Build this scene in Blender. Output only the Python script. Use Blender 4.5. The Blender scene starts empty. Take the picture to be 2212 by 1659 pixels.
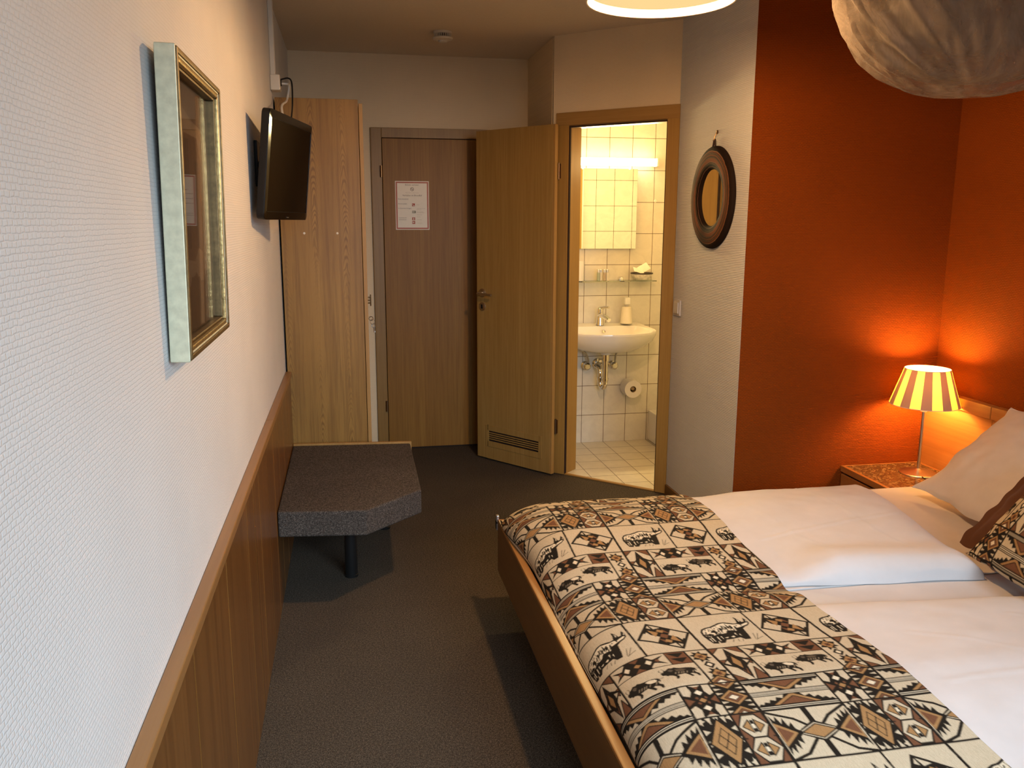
import bpy, bmesh, math, random
import numpy as np
from mathutils import Vector, Matrix, noise
random.seed(7)
SC = bpy.context.scene
COL = SC.collection
PI = math.pi

# ------------------------------------------------------------------ camera (measured from the photograph)
CAM = Vector((0.317, 0.0, 1.48))
FPX, PIT, YAW, ROL = 1831.75, 0.1896, 0.1894, 0.0031
cam = bpy.data.cameras.new('camera'); co = bpy.data.objects.new('camera', cam); COL.objects.link(co)
fw = Vector((math.sin(YAW)*math.cos(PIT), math.cos(YAW)*math.cos(PIT), -math.sin(PIT)))
rt0 = Vector((math.cos(YAW), -math.sin(YAW), 0)); up0 = rt0.cross(fw)
rt = math.cos(ROL)*rt0 + math.sin(ROL)*up0; up = -math.sin(ROL)*rt0 + math.cos(ROL)*up0
co.matrix_world = Matrix.Translation(CAM) @ Matrix((rt, up, -fw)).transposed().to_4x4()
cam.sensor_width = 36; cam.sensor_fit = 'HORIZONTAL'; cam.lens = FPX/2212*36; cam.clip_start = 0.02
SC.camera = co
SC.cycles.max_bounces = 7; SC.cycles.diffuse_bounces = 3; SC.cycles.glossy_bounces = 3; SC.cycles.transmission_bounces = 5; SC.cycles.transparent_max_bounces = 10
SC.view_settings.view_transform = 'Standard'
SC.view_settings.look = 'None'
SC.view_settings.exposure = 0.0

# ------------------------------------------------------------------ materials
def newmat(name):
    m = bpy.data.materials.new(name); m.use_nodes = True
    nt = m.node_tree
    for n in list(nt.nodes): nt.nodes.remove(n)
    out = nt.nodes.new('ShaderNodeOutputMaterial'); b = nt.nodes.new('ShaderNodeBsdfPrincipled')
    nt.links.new(b.outputs[0], out.inputs[0])
    return m, nt, b, out
def nd(nt, t, **k):
    n = nt.nodes.new(t)
    for a, v in k.items(): setattr(n, a, v)
    return n
def coords(nt, scale=(1,1,1), rot=(0,0,0), loc=(0,0,0)):
    tc = nd(nt, 'ShaderNodeTexCoord'); mp = nd(nt, 'ShaderNodeMapping')
    mp.inputs['Scale'].default_value = scale; mp.inputs['Rotation'].default_value = rot; mp.inputs['Location'].default_value = loc
    nt.links.new(tc.outputs['Object'], mp.inputs['Vector']); return mp.outputs[0]
def noi(nt, vec, scale, detail=4, rough=.55, dist=0):
    n = nd(nt, 'ShaderNodeTexNoise'); n.inputs['Scale'].default_value = scale; n.inputs['Detail'].default_value = detail
    n.inputs['Roughness'].default_value = rough; n.inputs['Distortion'].default_value = dist
    nt.links.new(vec, n.inputs['Vector']); return n.outputs['Fac']
def ramp(nt, fac, stops):
    r = nd(nt, 'ShaderNodeValToRGB'); el = r.color_ramp.elements
    while len(el) > 1: el.remove(el[-1])
    el[0].position = stops[0][0]; el[0].color = (*stops[0][1], 1)
    for p, c in stops[1:]: e = el.new(p); e.color = (*c, 1)
    nt.links.new(fac, r.inputs[0]); return r.outputs[0]
def mixc(nt, fac, a, b, mode='MIX'):
    m = nd(nt, 'ShaderNodeMix', data_type='RGBA', blend_type=mode)
    if isinstance(fac, (int, float)): m.inputs[0].default_value = fac
    else: nt.links.new(fac, m.inputs[0])
    for s, v in ((6, a), (7, b)):
        if isinstance(v, tuple): m.inputs[s].default_value = (*v, 1)
        else: nt.links.new(v, m.inputs[s])
    return m.outputs[2]
def bump(nt, b, h, strength=.3, dist=.001):
    n = nd(nt, 'ShaderNodeBump'); n.inputs['Strength'].default_value = strength; n.inputs['Distance'].default_value = dist
    nt.links.new(h, n.inputs['Height']); nt.links.new(n.outputs[0], b.inputs['Normal'])
def plain(name, col, rough=.5, metal=0., var=.06, scale=30., bmp=0., spec=.5):
    m, nt, b, o = newmat(name)
    f = noi(nt, coords(nt), scale, 3)
    lo = tuple(c*(1-var) for c in col); hi = tuple(min(1, c*(1+var)) for c in col)
    nt.links.new(ramp(nt, f, [(.3, lo), (.7, hi)]), b.inputs['Base Color'])
    b.inputs['Roughness'].default_value = rough; b.inputs['Metallic'].default_value = metal
    b.inputs['Specular IOR Level'].default_value = spec
    if bmp: bump(nt, b, f, bmp, .002)
    return m
def wood(name, light, dark, axis='z', grain=60., rough=.4, cath=0., spec=.4, fine=.5, stretch=.03, coat=0.):
    m, nt, b, o = newmat(name)
    st = {'x': (stretch,1,1), 'y': (1,stretch,1), 'z': (1,1,stretch)}[axis]
    v = coords(nt, st)
    f1 = noi(nt, v, grain, 6, .65, .3); f2 = noi(nt, v, grain*.16, 3, .5, .6)
    mid = tuple((a+c)/2 for a, c in zip(light, dark))
    c = ramp(nt, f2, [(.3, mid), (.7, light)])
    c = mixc(nt, ramp(nt, f1, [(.42, (0,0,0)), (.62, (fine,)*3)]), c, dark)
    if cath:
        w = nd(nt, 'ShaderNodeTexWave', wave_type='RINGS', rings_direction='SPHERICAL', wave_profile='SAW')
        st2 = {'x': (.10,1,1), 'y': (1,.10,1), 'z': (1,.3,.10)}[axis]
        tc = nd(nt, 'ShaderNodeTexCoord')
        md = nd(nt, 'ShaderNodeMapping'); md.inputs['Scale'].default_value = st2; md.inputs['Location'].default_value = (-.11, 0, -.03)
        nt.links.new(tc.outputs['Object'], md.inputs['Vector'])
        w.inputs['Scale'].default_value = 16; w.inputs['Distortion'].default_value = 5; w.inputs['Detail'].default_value = 3
        w.inputs['Detail Scale'].default_value = 1.6; w.inputs['Detail Roughness'].default_value = .55
        nt.links.new(md.outputs[0], w.inputs['Vector'])
        c = mixc(nt, ramp(nt, w.outputs['Fac'], [(.0, (0,0,0)), (.75, (cath*.55,)*3), (1., (cath,)*3)]), c, dark)
    nt.links.new(c, b.inputs['Base Color'])
    b.inputs['Roughness'].default_value = rough; b.inputs['Specular IOR Level'].default_value = spec
    b.inputs['Coat Weight'].default_value = coat; b.inputs['Coat Roughness'].default_value = .25
    bump(nt, b, f1, .12, .0006)
    return m
def oak_veneer(name):
    """book-matched oak: upright pores and arched growth lines mirrored about two axes"""
    m, nt, b, o = newmat(name)
    def mth(op, a, c=None, d=None):
        n = nd(nt, 'ShaderNodeMath', operation=op)
        for i, v in enumerate((a, c, d)):
            if v is None: continue
            if isinstance(v, (int, float)): n.inputs[i].default_value = v
            else: nt.links.new(v, n.inputs[i])
        return n.outputs[0]
    tc = nd(nt, 'ShaderNodeTexCoord'); sp = nd(nt, 'ShaderNodeSeparateXYZ'); nt.links.new(tc.outputs['Object'], sp.inputs[0])
    v = coords(nt, (1,1,.03)); pores = noi(nt, v, 85, 6, .65, .3); broad = noi(nt, v, 12, 3, .5, .6)
    low = noi(nt, coords(nt, (1,1,.25)), 9, 3, .55, .5)
    x = mth('PINGPONG', mth('ADD', sp.outputs[0], .034), .07)
    f = mth('ADD', mth('MULTIPLY', mth('MULTIPLY', x, x), 190.), sp.outputs[2])
    f = mth('MULTIPLY_ADD', low, .42, f)
    ln = mth('SINE', mth('MULTIPLY', f, 2*PI/.036))
    lines = ramp(nt, mth('MULTIPLY_ADD', ln, .5, .5), [(.35, (0,0,0)), (.8, (.6,)*3), (1., (.85,)*3)])
    mask = ramp(nt, noi(nt, coords(nt, (1,1,.5), loc=(3,1,2)), 3.2, 3), [(.40, (.10,)*3), (.62, (.95,)*3)])
    lm = mixc(nt, 1., lines, mask, 'MULTIPLY')
    c = ramp(nt, broad, [(.3, (.30,.158,.034)), (.7, (.37,.205,.047))])
    c = mixc(nt, lm, c, (.17,.082,.018))
    c = mixc(nt, ramp(nt, pores, [(.44, (0,0,0)), (.64, (.55,)*3)]), c, (.17,.082,.018))
    nt.links.new(c, b.inputs['Base Color']); b.inputs['Roughness'].default_value = .4; b.inputs['Specular IOR Level'].default_value = .35
    bump(nt, b, pores, .12, .0006); return m
def wallpaper(name, col, plane, row=.0055, length=.014, strength=.6, rough=.75, var=.03, dist=.0012, mort=.22, joints=True, shade=.14):
    """woven relief paper; plane names the two object axes that run along and up the wall"""
    m, nt, b, o = newmat(name)
    tc = nd(nt, 'ShaderNodeTexCoord'); sp = nd(nt, 'ShaderNodeSeparateXYZ'); cb = nd(nt, 'ShaderNodeCombineXYZ')
    nt.links.new(tc.outputs['Object'], sp.inputs[0])
    nt.links.new(sp.outputs['xyz'.index(plane[0])], cb.inputs[0]); nt.links.new(sp.outputs['xyz'.index(plane[1])], cb.inputs[1])
    n0 = nd(nt, 'ShaderNodeTexNoise'); n0.inputs['Scale'].default_value = 75; n0.inputs['Detail'].default_value = 2
    nt.links.new(cb.outputs[0], n0.inputs['Vector'])
    ad = nd(nt, 'ShaderNodeVectorMath', operation='MULTIPLY_ADD'); ad.inputs[1].default_value = (length*.6, .0040, 0)
    nt.links.new(n0.outputs['Color'], ad.inputs[0]); nt.links.new(cb.outputs[0], ad.inputs[2])
    br = nd(nt, 'ShaderNodeTexBrick'); br.offset = .5
    br.inputs['Color1'].default_value = (1,1,1,1); br.inputs['Color2'].default_value = (.75,.75,.75,1); br.inputs['Mortar'].default_value = (0,0,0,1)
    br.inputs['Scale'].default_value = 1; br.inputs['Mortar Size'].default_value = row*mort; br.inputs['Mortar Smooth'].default_value = .9
    br.inputs['Brick Width'].default_value = length if joints else 5.; br.inputs['Row Height'].default_value = row
    nt.links.new(ad.outputs[0], br.inputs['Vector'])
    f = noi(nt, cb.outputs[0], 3.5, 3)
    lo = tuple(c*(1-var) for c in col); hi = tuple(c*(1+var) for c in col)
    base = ramp(nt, f, [(.3, lo), (.7, hi)])
    base = mixc(nt, ramp(nt, br.outputs['Color'], [(0, (shade,)*3), (.6, (0,0,0))]), base, tuple(c*.5 for c in col))
    nt.links.new(base, b.inputs['Base Color']); b.inputs['Roughness'].default_value = rough
    b.inputs['Specular IOR Level'].default_value = .14
    bump(nt, b, br.outputs['Color'], strength, dist)
    return m
def carpet(name, c1, c2, c3, scale=420):
    m, nt, b, o = newmat(name)
    v = coords(nt)
    f = noi(nt, v, scale, 2, .6); g = noi(nt, v, scale*.35, 3, .7); h = noi(nt, v, 3., 2)
    c = ramp(nt, f, [(.36, c1), (.5, c2), (.66, c3)])
    c = mixc(nt, ramp(nt, g, [(.4, (.55,)*3), (.62, (0,0,0))]), c, tuple(x*.35 for x in c1))
    c = mixc(nt, ramp(nt, h, [(.35, (.18,)*3), (.65, (0,0,0))]), c, c1)
    nt.links.new(c, b.inputs['Base Color']); b.inputs['Roughness'].default_value = .95; b.inputs['Specular IOR Level'].default_value = .1
    bump(nt, b, f, .9, .004)
    return m
def tiles(name, plane, w, h, off, col, grout, mort=.0035, rough=.25, var=.05):
    m, nt, b, o = newmat(name)
    tc = nd(nt, 'ShaderNodeTexCoord'); sp = nd(nt, 'ShaderNodeSeparateXYZ'); cb = nd(nt, 'ShaderNodeCombineXYZ')
    nt.links.new(tc.outputs['Object'], sp.inputs[0])
    for k in (0, 1):
        a = nd(nt, 'ShaderNodeMath', operation='ADD'); a.inputs[1].default_value = off[k]
        nt.links.new(sp.outputs['xyz'.index(plane[k])], a.inputs[0]); nt.links.new(a.outputs[0], cb.inputs[k])
    br = nd(nt, 'ShaderNodeTexBrick'); br.offset = 0; br.offset_frequency = 1
    br.inputs['Scale'].default_value = 1; br.inputs['Mortar Size'].default_value = mort/2; br.inputs['Mortar Smooth'].default_value = .1
    br.inputs['Brick Width'].default_value = w; br.inputs['Row Height'].default_value = h
    br.inputs['Color1'].default_value = (*col, 1); br.inputs['Color2'].default_value = (*[c*.96 for c in col], 1); br.inputs['Mortar'].default_value = (*grout, 1)
    nt.links.new(cb.outputs[0], br.inputs['Vector'])
    f = noi(nt, cb.outputs[0], 9, 6, .7, 1.2)
    c = mixc(nt, 1., br.outputs['Color'], ramp(nt, f, [(.35, (1-var*2.2,)*3), (.65, (1,1,1))]), 'MULTIPLY')
    nt.links.new(c, b.inputs['Base Color']); b.inputs['Roughness'].default_value = rough
    inv = nd(nt, 'ShaderNodeMath', operation='SUBTRACT'); inv.inputs[0].default_value = 1; nt.links.new(br.outputs['Fac'], inv.inputs[1])
    bump(nt, b, inv.outputs[0], .5, .0015)
    return m
def cloth(name, col, rough=.85, weave=900, bmp=.15, var=.05, sheen=.15, crumple=0.):
    m, nt, b, o = newmat(name)
    v = coords(nt); f = noi(nt, v, weave, 2); g = noi(nt, v, 7, 4)
    lo = tuple(c*(1-var) for c in col); hi = tuple(min(1, c*(1+var)) for c in col)
    nt.links.new(ramp(nt, g, [(.3, lo), (.7, hi)]), b.inputs['Base Color'])
    b.inputs['Roughness'].default_value = rough; b.inputs['Sheen Weight'].default_value = sheen; b.inputs['Specular IOR Level'].default_value = .2
    if crumple:
        k = noi(nt, v, 11, 5, .5, .8); mth = nd(nt, 'ShaderNodeMath', operation='MULTIPLY_ADD'); mth.inputs[1].default_value = crumple
        nt.links.new(k, mth.inputs[0]); nt.links.new(f, mth.inputs[2]); bump(nt, b, mth.outputs[0], bmp, .001)
    else: bump(nt, b, f, bmp, .0006)
    return m
def printed(name):
    """colour comes from the print stored on the cloth, broken by the yarns of the weave"""
    m, nt, b, o = newmat(name)
    at = nd(nt, 'ShaderNodeAttribute', attribute_name='Print'); v = coords(nt)
    f = noi(nt, v, 700, 3, .7); g = noi(nt, coords(nt, (1, .12, 1)), 520, 2)
    c = mixc(nt, 1., at.outputs['Color'], ramp(nt, f, [(.3, (.82,.8,.78)), (.7, (1.06,1.05,1.03))]), 'MULTIPLY')
    c = mixc(nt, 1., c, ramp(nt, g, [(.35, (.9,.89,.87)), (.65, (1.04,1.04,1.04))]), 'MULTIPLY')
    nt.links.new(c, b.inputs['Base Color']); b.inputs['Roughness'].default_value = .9; b.inputs['Specular IOR Level'].default_value = .15
    bump(nt, b, f, .25, .0006); return m
def emis(name, col, strength):
    m, nt, b, o = newmat(name)
    e = nd(nt, 'ShaderNodeEmission'); e.inputs['Color'].default_value = (*col, 1); e.inputs['Strength'].default_value = strength
    f = noi(nt, coords(nt), 4, 1); nt.links.new(ramp(nt, f, [(.2, tuple(c*.97 for c in col)), (.8, col)]), e.inputs['Color'])
    nt.links.new(e.outputs[0], o.inputs[0]); return m
def mirror(name, tint=(.86,.86,.83)):
    m, nt, b, o = newmat(name)
    f = noi(nt, coords(nt), 5, 2)
    nt.links.new(ramp(nt, f, [(.2, tuple(c*.98 for c in tint)), (.8, tint)]), b.inputs['Base Color'])
    b.inputs['Metallic'].default_value = 1; b.inputs['Roughness'].default_value = .015; return m
def glass(name, tint=(.9,.97,.94), rough=.0):
    m, nt, b, o = newmat(name)
    f = noi(nt, coords(nt), 6, 2)
    nt.links.new(ramp(nt, f, [(.2, tuple(c*.98 for c in tint)), (.8, tint)]), b.inputs['Base Color'])
    b.inputs['Transmission Weight'].default_value = 1; b.inputs['Roughness'].default_value = rough; b.inputs['IOR'].default_value = 1.45
    return m
def pane(name, tint=(1,1,1), refl=.12):
    """thin picture glass: see-through with a mirror sheen"""
    m, nt, b, o = newmat(name)
    t = nd(nt, 'ShaderNodeBsdfTransparent'); t.inputs[0].default_value = (*tint, 1)
    g = nd(nt, 'ShaderNodeBsdfGlossy'); g.inputs['Roughness'].default_value = .02
    fr = nd(nt, 'ShaderNodeLayerWeight'); fr.inputs['Blend'].default_value = .35
    r = nd(nt, 'ShaderNodeMath', operation='MULTIPLY_ADD'); r.inputs[1].default_value = .55; r.inputs[2].default_value = refl
    mx = nd(nt, 'ShaderNodeMixShader')
    nt.links.new(fr.outputs['Fresnel'], r.inputs[0]); nt.links.new(r.outputs[0], mx.inputs[0])
    nt.links.new(t.outputs[0], mx.inputs[1]); nt.links.new(g.outputs[0], mx.inputs[2]); nt.links.new(mx.outputs[0], o.inputs[0])
    return m
def shade_mat(name, a, bcol, n, trans=.5):
    """lamp shade cloth with n upright pairs of stripes; the lamp inside shows through"""
    m, nt, b, o = newmat(name)
    tc = nd(nt, 'ShaderNodeTexCoord'); sp = nd(nt, 'ShaderNodeSeparateXYZ'); nt.links.new(tc.outputs['Object'], sp.inputs[0])
    at = nd(nt, 'ShaderNodeMath', operation='ARCTAN2'); nt.links.new(sp.outputs[1], at.inputs[0]); nt.links.new(sp.outputs[0], at.inputs[1])
    mu = nd(nt, 'ShaderNodeMath', operation='MULTIPLY_ADD'); mu.inputs[1].default_value = n/(2*PI); mu.inputs[2].default_value = 40.18
    nt.links.new(at.outputs[0], mu.inputs[0])
    fr = nd(nt, 'ShaderNodeMath', operation='FRACT'); nt.links.new(mu.outputs[0], fr.inputs[0])
    r = ramp(nt, fr.outputs[0], [(0, (0,0,0)), (.495, (0,0,0)), (.505, (1,1,1)), (1, (1,1,1))])
    c = mixc(nt, r, a, bcol)
    d = nd(nt, 'ShaderNodeBsdfDiffuse'); t = nd(nt, 'ShaderNodeBsdfTranslucent'); mx = nd(nt, 'ShaderNodeMixShader')
    tcol = mixc(nt, r, (.95, .66, .08), (.05, .022, .01))
    nt.links.new(c, d.inputs[0]); nt.links.new(tcol, t.inputs[0]); mx.inputs[0].default_value = trans
    nt.links.new(d.outputs[0], mx.inputs[1]); nt.links.new(t.outputs[0], mx.inputs[2]); nt.links.new(mx.outputs[0], o.inputs[0])
    return m
def net_mat(name):
    m, nt, b, o = newmat(name)
    tc = nd(nt, 'ShaderNodeTexCoord'); cb = nd(nt, 'ShaderNodeCombineXYZ')
    for k, vec in enumerate(((13., 6., 15.), (-4., 9., 3.), (2.2, 0., -1.9))):          # folds run from upper left to lower right
        dp = nd(nt, 'ShaderNodeVectorMath', operation='DOT_PRODUCT'); dp.inputs[1].default_value = vec
        nt.links.new(tc.outputs['Object'], dp.inputs[0]); nt.links.new(dp.outputs['Value'], cb.inputs[k])
    f = noi(nt, cb.outputs[0], 1.0, 4, .55, .35)
    fac = ramp(nt, f, [(.32, (.22,)*3), (.46, (.40,)*3), (.56, (.55,)*3), (.62, (.85,)*3), (.68, (.6,)*3)])
    d = nd(nt, 'ShaderNodeBsdfDiffuse'); d.inputs[0].default_value = (.40, .345, .29, 1)
    t = nd(nt, 'ShaderNodeBsdfTranslucent'); t.inputs[0].default_value = (.38, .31, .25, 1)
    m1 = nd(nt, 'ShaderNodeMixShader'); m1.inputs[0].default_value = .6
    tr = nd(nt, 'ShaderNodeBsdfTransparent'); mx = nd(nt, 'ShaderNodeMixShader')
    nt.links.new(d.outputs[0], m1.inputs[1]); nt.links.new(t.outputs[0], m1.inputs[2])
    nt.links.new(fac, mx.inputs[0]); nt.links.new(tr.outputs[0], mx.inputs[1]); nt.links.new(m1.outputs[0], mx.inputs[2])
    nt.links.new(mx.outputs[0], o.inputs[0]); return m
def stone(name):
    m, nt, b, o = newmat(name)
    v = nd(nt, 'ShaderNodeTexVoronoi', feature='F1'); w = nd(nt, 'ShaderNodeTexVoronoi', feature='DISTANCE_TO_EDGE')
    n0 = nd(nt, 'ShaderNodeTexNoise'); n0.inputs['Scale'].default_value = 35; cc = coords(nt, (1, 1.5, 1)); nt.links.new(cc, n0.inputs['Vector'])
    ad = nd(nt, 'ShaderNodeVectorMath', operation='MULTIPLY_ADD'); ad.inputs[1].default_value = (.022,.022,0); nt.links.new(n0.outputs['Color'], ad.inputs[0]); nt.links.new(cc, ad.inputs[2])
    for x in (v, w): x.inputs['Scale'].default_value = 62; nt.links.new(ad.outputs[0], x.inputs['Vector'])
    c = ramp(nt, v.outputs['Color'], [(.2, (.13,.075,.033)), (.6, (.28,.18,.08)), (.9, (.40,.28,.13))])
    c = mixc(nt, ramp(nt, w.outputs['Distance'], [(.02, (1,1,1)), (.22, (0,0,0))]), c, (.075,.04,.018))
    nt.links.new(c, b.inputs['Base Color']); b.inputs['Roughness'].default_value = .18; return m
def rings(name, r0, r1):
    """wound fibre frame of the round mirror: dark cord with ochre and rust bands"""
    m, nt, b, o = newmat(name)
    tc = nd(nt, 'ShaderNodeTexCoord'); sp = nd(nt, 'ShaderNodeSeparateXYZ'); nt.links.new(tc.outputs['Object'], sp.inputs[0])
    cb = nd(nt, 'ShaderNodeCombineXYZ'); nt.links.new(sp.outputs[1], cb.inputs[0]); nt.links.new(sp.outputs[2], cb.inputs[1])
    ln = nd(nt, 'ShaderNodeVectorMath', operation='LENGTH'); nt.links.new(cb.outputs[0], ln.inputs[0])
    mr = nd(nt, 'ShaderNodeMapRange'); mr.inputs[1].default_value = r0; mr.inputs[2].default_value = r1; nt.links.new(ln.outputs['Value'], mr.inputs[0])
    f = noi(nt, coords(nt, (1,1,1)), 26, 5, .7)
    ad = nd(nt, 'ShaderNodeMath', operation='MULTIPLY_ADD'); ad.inputs[1].default_value = .09; nt.links.new(f, ad.inputs[0]); nt.links.new(mr.outputs[0], ad.inputs[2])
    k, rust, ochre, lt = (.016,.008,.005), (.20,.055,.016), (.10,.058,.024), (.30,.15,.08)
    c = ramp(nt, ad.outputs[0], [(0.,k),(.17,k),(.185,lt),(.20,k),(.27,k),(.31,ochre),(.36,k),(.375,lt),(.39,rust),(.50,rust),(.56,ochre),(.60,k),(.63,rust),(.70,ochre),(.73,k),(.745,lt),(.76,k),(.80,rust),(.83,lt),(.85,k),(1,k)])
    sw = noi(nt, coords(nt), 4.0, 2); c = mixc(nt, ramp(nt, sw, [(.45, (0,0,0)), (.7, (.75,)*3)]), c, k)
    nt.links.new(c, b.inputs['Base Color']); b.inputs['Roughness'].default_value = .8; b.inputs['Specular IOR Level'].default_value = .12; bump(nt, b, f, .35, .003); return m
def print_mat(name, col, dark, scale=14, stretch=(1,1,1)):
    m, nt, b, o = newmat(name)
    f = noi(nt, coords(nt, stretch), scale, 5, .65, .5)
    nt.links.new(ramp(nt, f, [(.35, dark), (.62, col)]), b.inputs['Base Color']); b.inputs['Roughness'].default_value = .8; return m

WH = (.74, .735, .72)
M = {}
M['paper_left'] = wallpaper('relief paper left', WH, 'yz', .0068, .0125, .5, shade=.07)
M['paper_warm_tint'] = wallpaper('relief paper', (.84,.68,.46), 'xz', .006, .014, .5)  # warm light at the far end of the room tinted into the colour
M['paper_white'] = wallpaper('ribbed paper', (.74,.73,.71), 'yz', .0075, .03, .8, mort=.3, dist=.0016, joints=False)
M['paper_orange_x'] = wallpaper('orange paper frontal', (.25,.052,.0035), 'xz', .0068, .015, .9, rough=.85, dist=.0024, mort=.24)
M['paper_orange_y'] = wallpaper('orange paper side', (.28,.06,.004), 'yz', .0068, .015, .9, rough=.85, dist=.0024, mort=.24)
M['ceiling'] = plain('ceiling paint', (.80,.69,.54), .9, var=.03, scale=90, bmp=.15)  # warm bounce from the lamps mixed into the ceiling colour
M['paint'] = plain('plain white paint', (.72,.71,.68), .8, var=.03)
M['carpet'] = carpet('speckled carpet', (.036,.028,.021), (.112,.088,.064), (.27,.22,.165))
M['bench_carpet'] = carpet('bench carpet', (.035,.028,.024), (.115,.092,.077), (.27,.225,.19), 430)
M['oak'] = oak_veneer('oak veneer')
M['oak_edge'] = wood('oak edge', (.44,.25,.075), (.32,.165,.043), 'z', 90, .45)
M['door_oak'] = wood('bathroom door oak', (.41,.25,.075), (.29,.165,.043), 'z', 95, .42, fine=.6, spec=.3)
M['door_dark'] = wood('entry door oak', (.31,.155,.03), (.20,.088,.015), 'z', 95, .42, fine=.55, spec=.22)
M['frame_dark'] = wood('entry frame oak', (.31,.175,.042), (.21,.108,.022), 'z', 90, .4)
M['frame_oak'] = wood('bathroom frame oak', (.42,.24,.06), (.30,.155,.034), 'z', 110, .4, fine=.4)
M['frame_oak_h'] = wood('bathroom frame oak head', (.40,.225,.066), (.29,.15,.038), 'x', 110, .4, fine=.4)
M['panel'] = wood('wainscot boards', (.225,.094,.021), (.12,.044,.008), 'z', 34, .3, fine=.75, spec=.5, coat=.25)
M['cap'] = wood('wainscot cap', (.33,.165,.055), (.235,.105,.03), 'y', 50, .35, fine=.5, spec=.5)
M['groove_highlight'] = plain('groove_highlight', (.62,.27,.08), .5)  # highlight along the board grooves, painted as a light backing colour
M['bed_wood'] = wood('bed wood', (.185,.094,.024), (.115,.052,.012), 'y', 40, .4, fine=.5, spec=.4)
M['bed_edge'] = wood('bed edge lipping', (.38,.185,.055), (.25,.105,.028), 'y', 50, .35, fine=.5)
M['head_wood'] = wood('headboard veneer', (.52,.25,.075), (.36,.15,.04), 'y', 60, .28, fine=.5, spec=.5, coat=.3)
M['black'] = plain('black plastic', (.009,.008,.008), .42, spec=.25)
M['screen'] = plain('tv screen', (.004,.0035,.0035), .14, spec=.3)
M['black_leg'] = plain('black tube', (.01,.01,.01), .3)
M['dark_gap'] = plain('dark rubber and shade', (.03,.012,.006), .8)
M['steel'] = plain('brushed steel', (.62,.60,.57), .3, 1.)
M['chrome'] = plain('chrome', (.80,.79,.77), .09, 1.)
M['brass'] = plain('bronze hinge', (.26,.16,.08), .35, 1.)
M['ceramic'] = plain('white ceramic', (.82,.80,.76), .08, var=.01)
M['white'] = plain('white plastic', (.80,.78,.73), .35, var=.02)
M['cream_plastic'] = plain('cream plastic', (.72,.66,.55), .4, var=.02)
M['silver_frame'] = plain('silvered frame side', (.62,.60,.43), .45, .35, .12, 60)
M['gilt'] = plain('aged gilt', (.40,.27,.11), .3, .85, .35, 90, .4)
M['gilt_dark'] = plain('dark gilt', (.16,.10,.04), .4, .7, .3, 80)
M['glass_pane'] = pane('picture glass')
M['art_mat'] = print_mat('picture mount', (.16,.075,.03), (.12,.055,.022), 6)
M['art_paper'] = print_mat('picture paper', (.50,.36,.22), (.40,.27,.15), 9)
M['art_dark'] = print_mat('picture ink', (.09,.05,.028), (.035,.018,.01), 22, (1,1,.3))
M['art_mid'] = print_mat('picture wash', (.24,.13,.06), (.13,.065,.03), 14, (1,1,.3))
M['mirror'] = mirror('mirror silver'); M['mirror_bath'] = mirror('bathroom mirror', (.80,.82,.76))
M['mirror_frame'] = rings('wound mirror frame', .125, .235)
M['cord'] = plain('dark cord', (.03,.012,.008), .8)
M['tile_wall'] = tiles('bath wall tiles', 'xz', .1535, .2015, (-1.8315+.1535*20, .008), (.79,.75,.66), (.16,.11,.06), .0035)
M['tile_wall_y'] = tiles('bath wall tiles side', 'yz', .1535, .2015, (.05, .008), (.79,.75,.66), (.16,.11,.06), .0035)
M['tile_floor'] = tiles('bath floor tiles', 'xy', .1535, .1535, (-1.8315+.1535*20, -5.4+.1535*40), (.74,.68,.56), (.13,.08,.045), .004, .3)
M['sheet'] = cloth('white sheet', (.62,.58,.56), bmp=.12, crumple=0)
M['duvet'] = cloth('white duvet cover', (.64,.60,.585), bmp=.2, crumple=1.2)
M['pillow'] = cloth('white pillowcase', (.66,.60,.57), bmp=.25, crumple=1.0)
M['brown_cloth'] = cloth('brown cloth', (.10,.038,.016), bmp=.2)
M['print'] = printed('printed cotton')
M['selvage'] = cloth('selvage', (.72,.66,.55))
M['stone'] = stone('polished conglomerate')
M['table_wood'] = wood('bedside wood', (.40,.17,.05), (.26,.10,.025), 'y', 60, .35)
M['shade'] = shade_mat('striped shade', (.80,.60,.38), (.62,.42,.32), 10, .24)
M['bulb'] = emis('warm bulb', (1., .50, .14), 400)
M['diffuser'] = emis('acrylic diffuser', (1., .70, .30), 1.0)
M['shade_out'] = cloth('pendant shade dark', (.05,.02,.01))
M['shade_in'] = plain('pendant shade inside', (.80,.72,.58), .7)
M['shade_top'] = shade_mat('pendant top', (.8,.7,.5), (.8,.7,.5), 10, .6)
M['tube'] = emis('fluorescent tube', (1., .80, .42), 14)
M['net'] = net_mat('white tulle'); M['net_tape'] = cloth('white tape', (.80,.72,.64))
M['notice'] = plain('notice paper', (.74,.66,.50), .35, var=.02)
M['notice_red'] = plain('notice red', (.45,.12,.07), .5)
M['ink'] = plain('notice ink', (.12,.07,.05), .6); M['ink_lt'] = plain('notice faint ink', (.45,.36,.25), .6)
M['sym_green'] = plain('notice sign', (.16,.15,.09), .6); M['sym_red'] = plain('notice red sign', (.42,.06,.03), .6)
M['soap'] = plain('frosted soap bottle', (.80,.74,.62), .3, var=.02)
M['toilet_paper'] = cloth('toilet paper', (.80,.76,.71)); M['card'] = plain('cardboard', (.36,.25,.13), .9)
M['glass_green'] = glass('green glass', (.82,.95,.86)); M['toil_green'] = plain('greenish shampoo', (.36,.42,.34), .25); M['toil_brown'] = plain('brownish lotion', (.47,.38,.28), .25)
M['bowl'] = plain('white bowl', (.80,.75,.66), .3, var=.25, scale=60); M['rim'] = plain('black rim', (.02,.012,.01), .4)
M['sachet'] = plain('paper sachet', (.86,.82,.74), .5)
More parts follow.
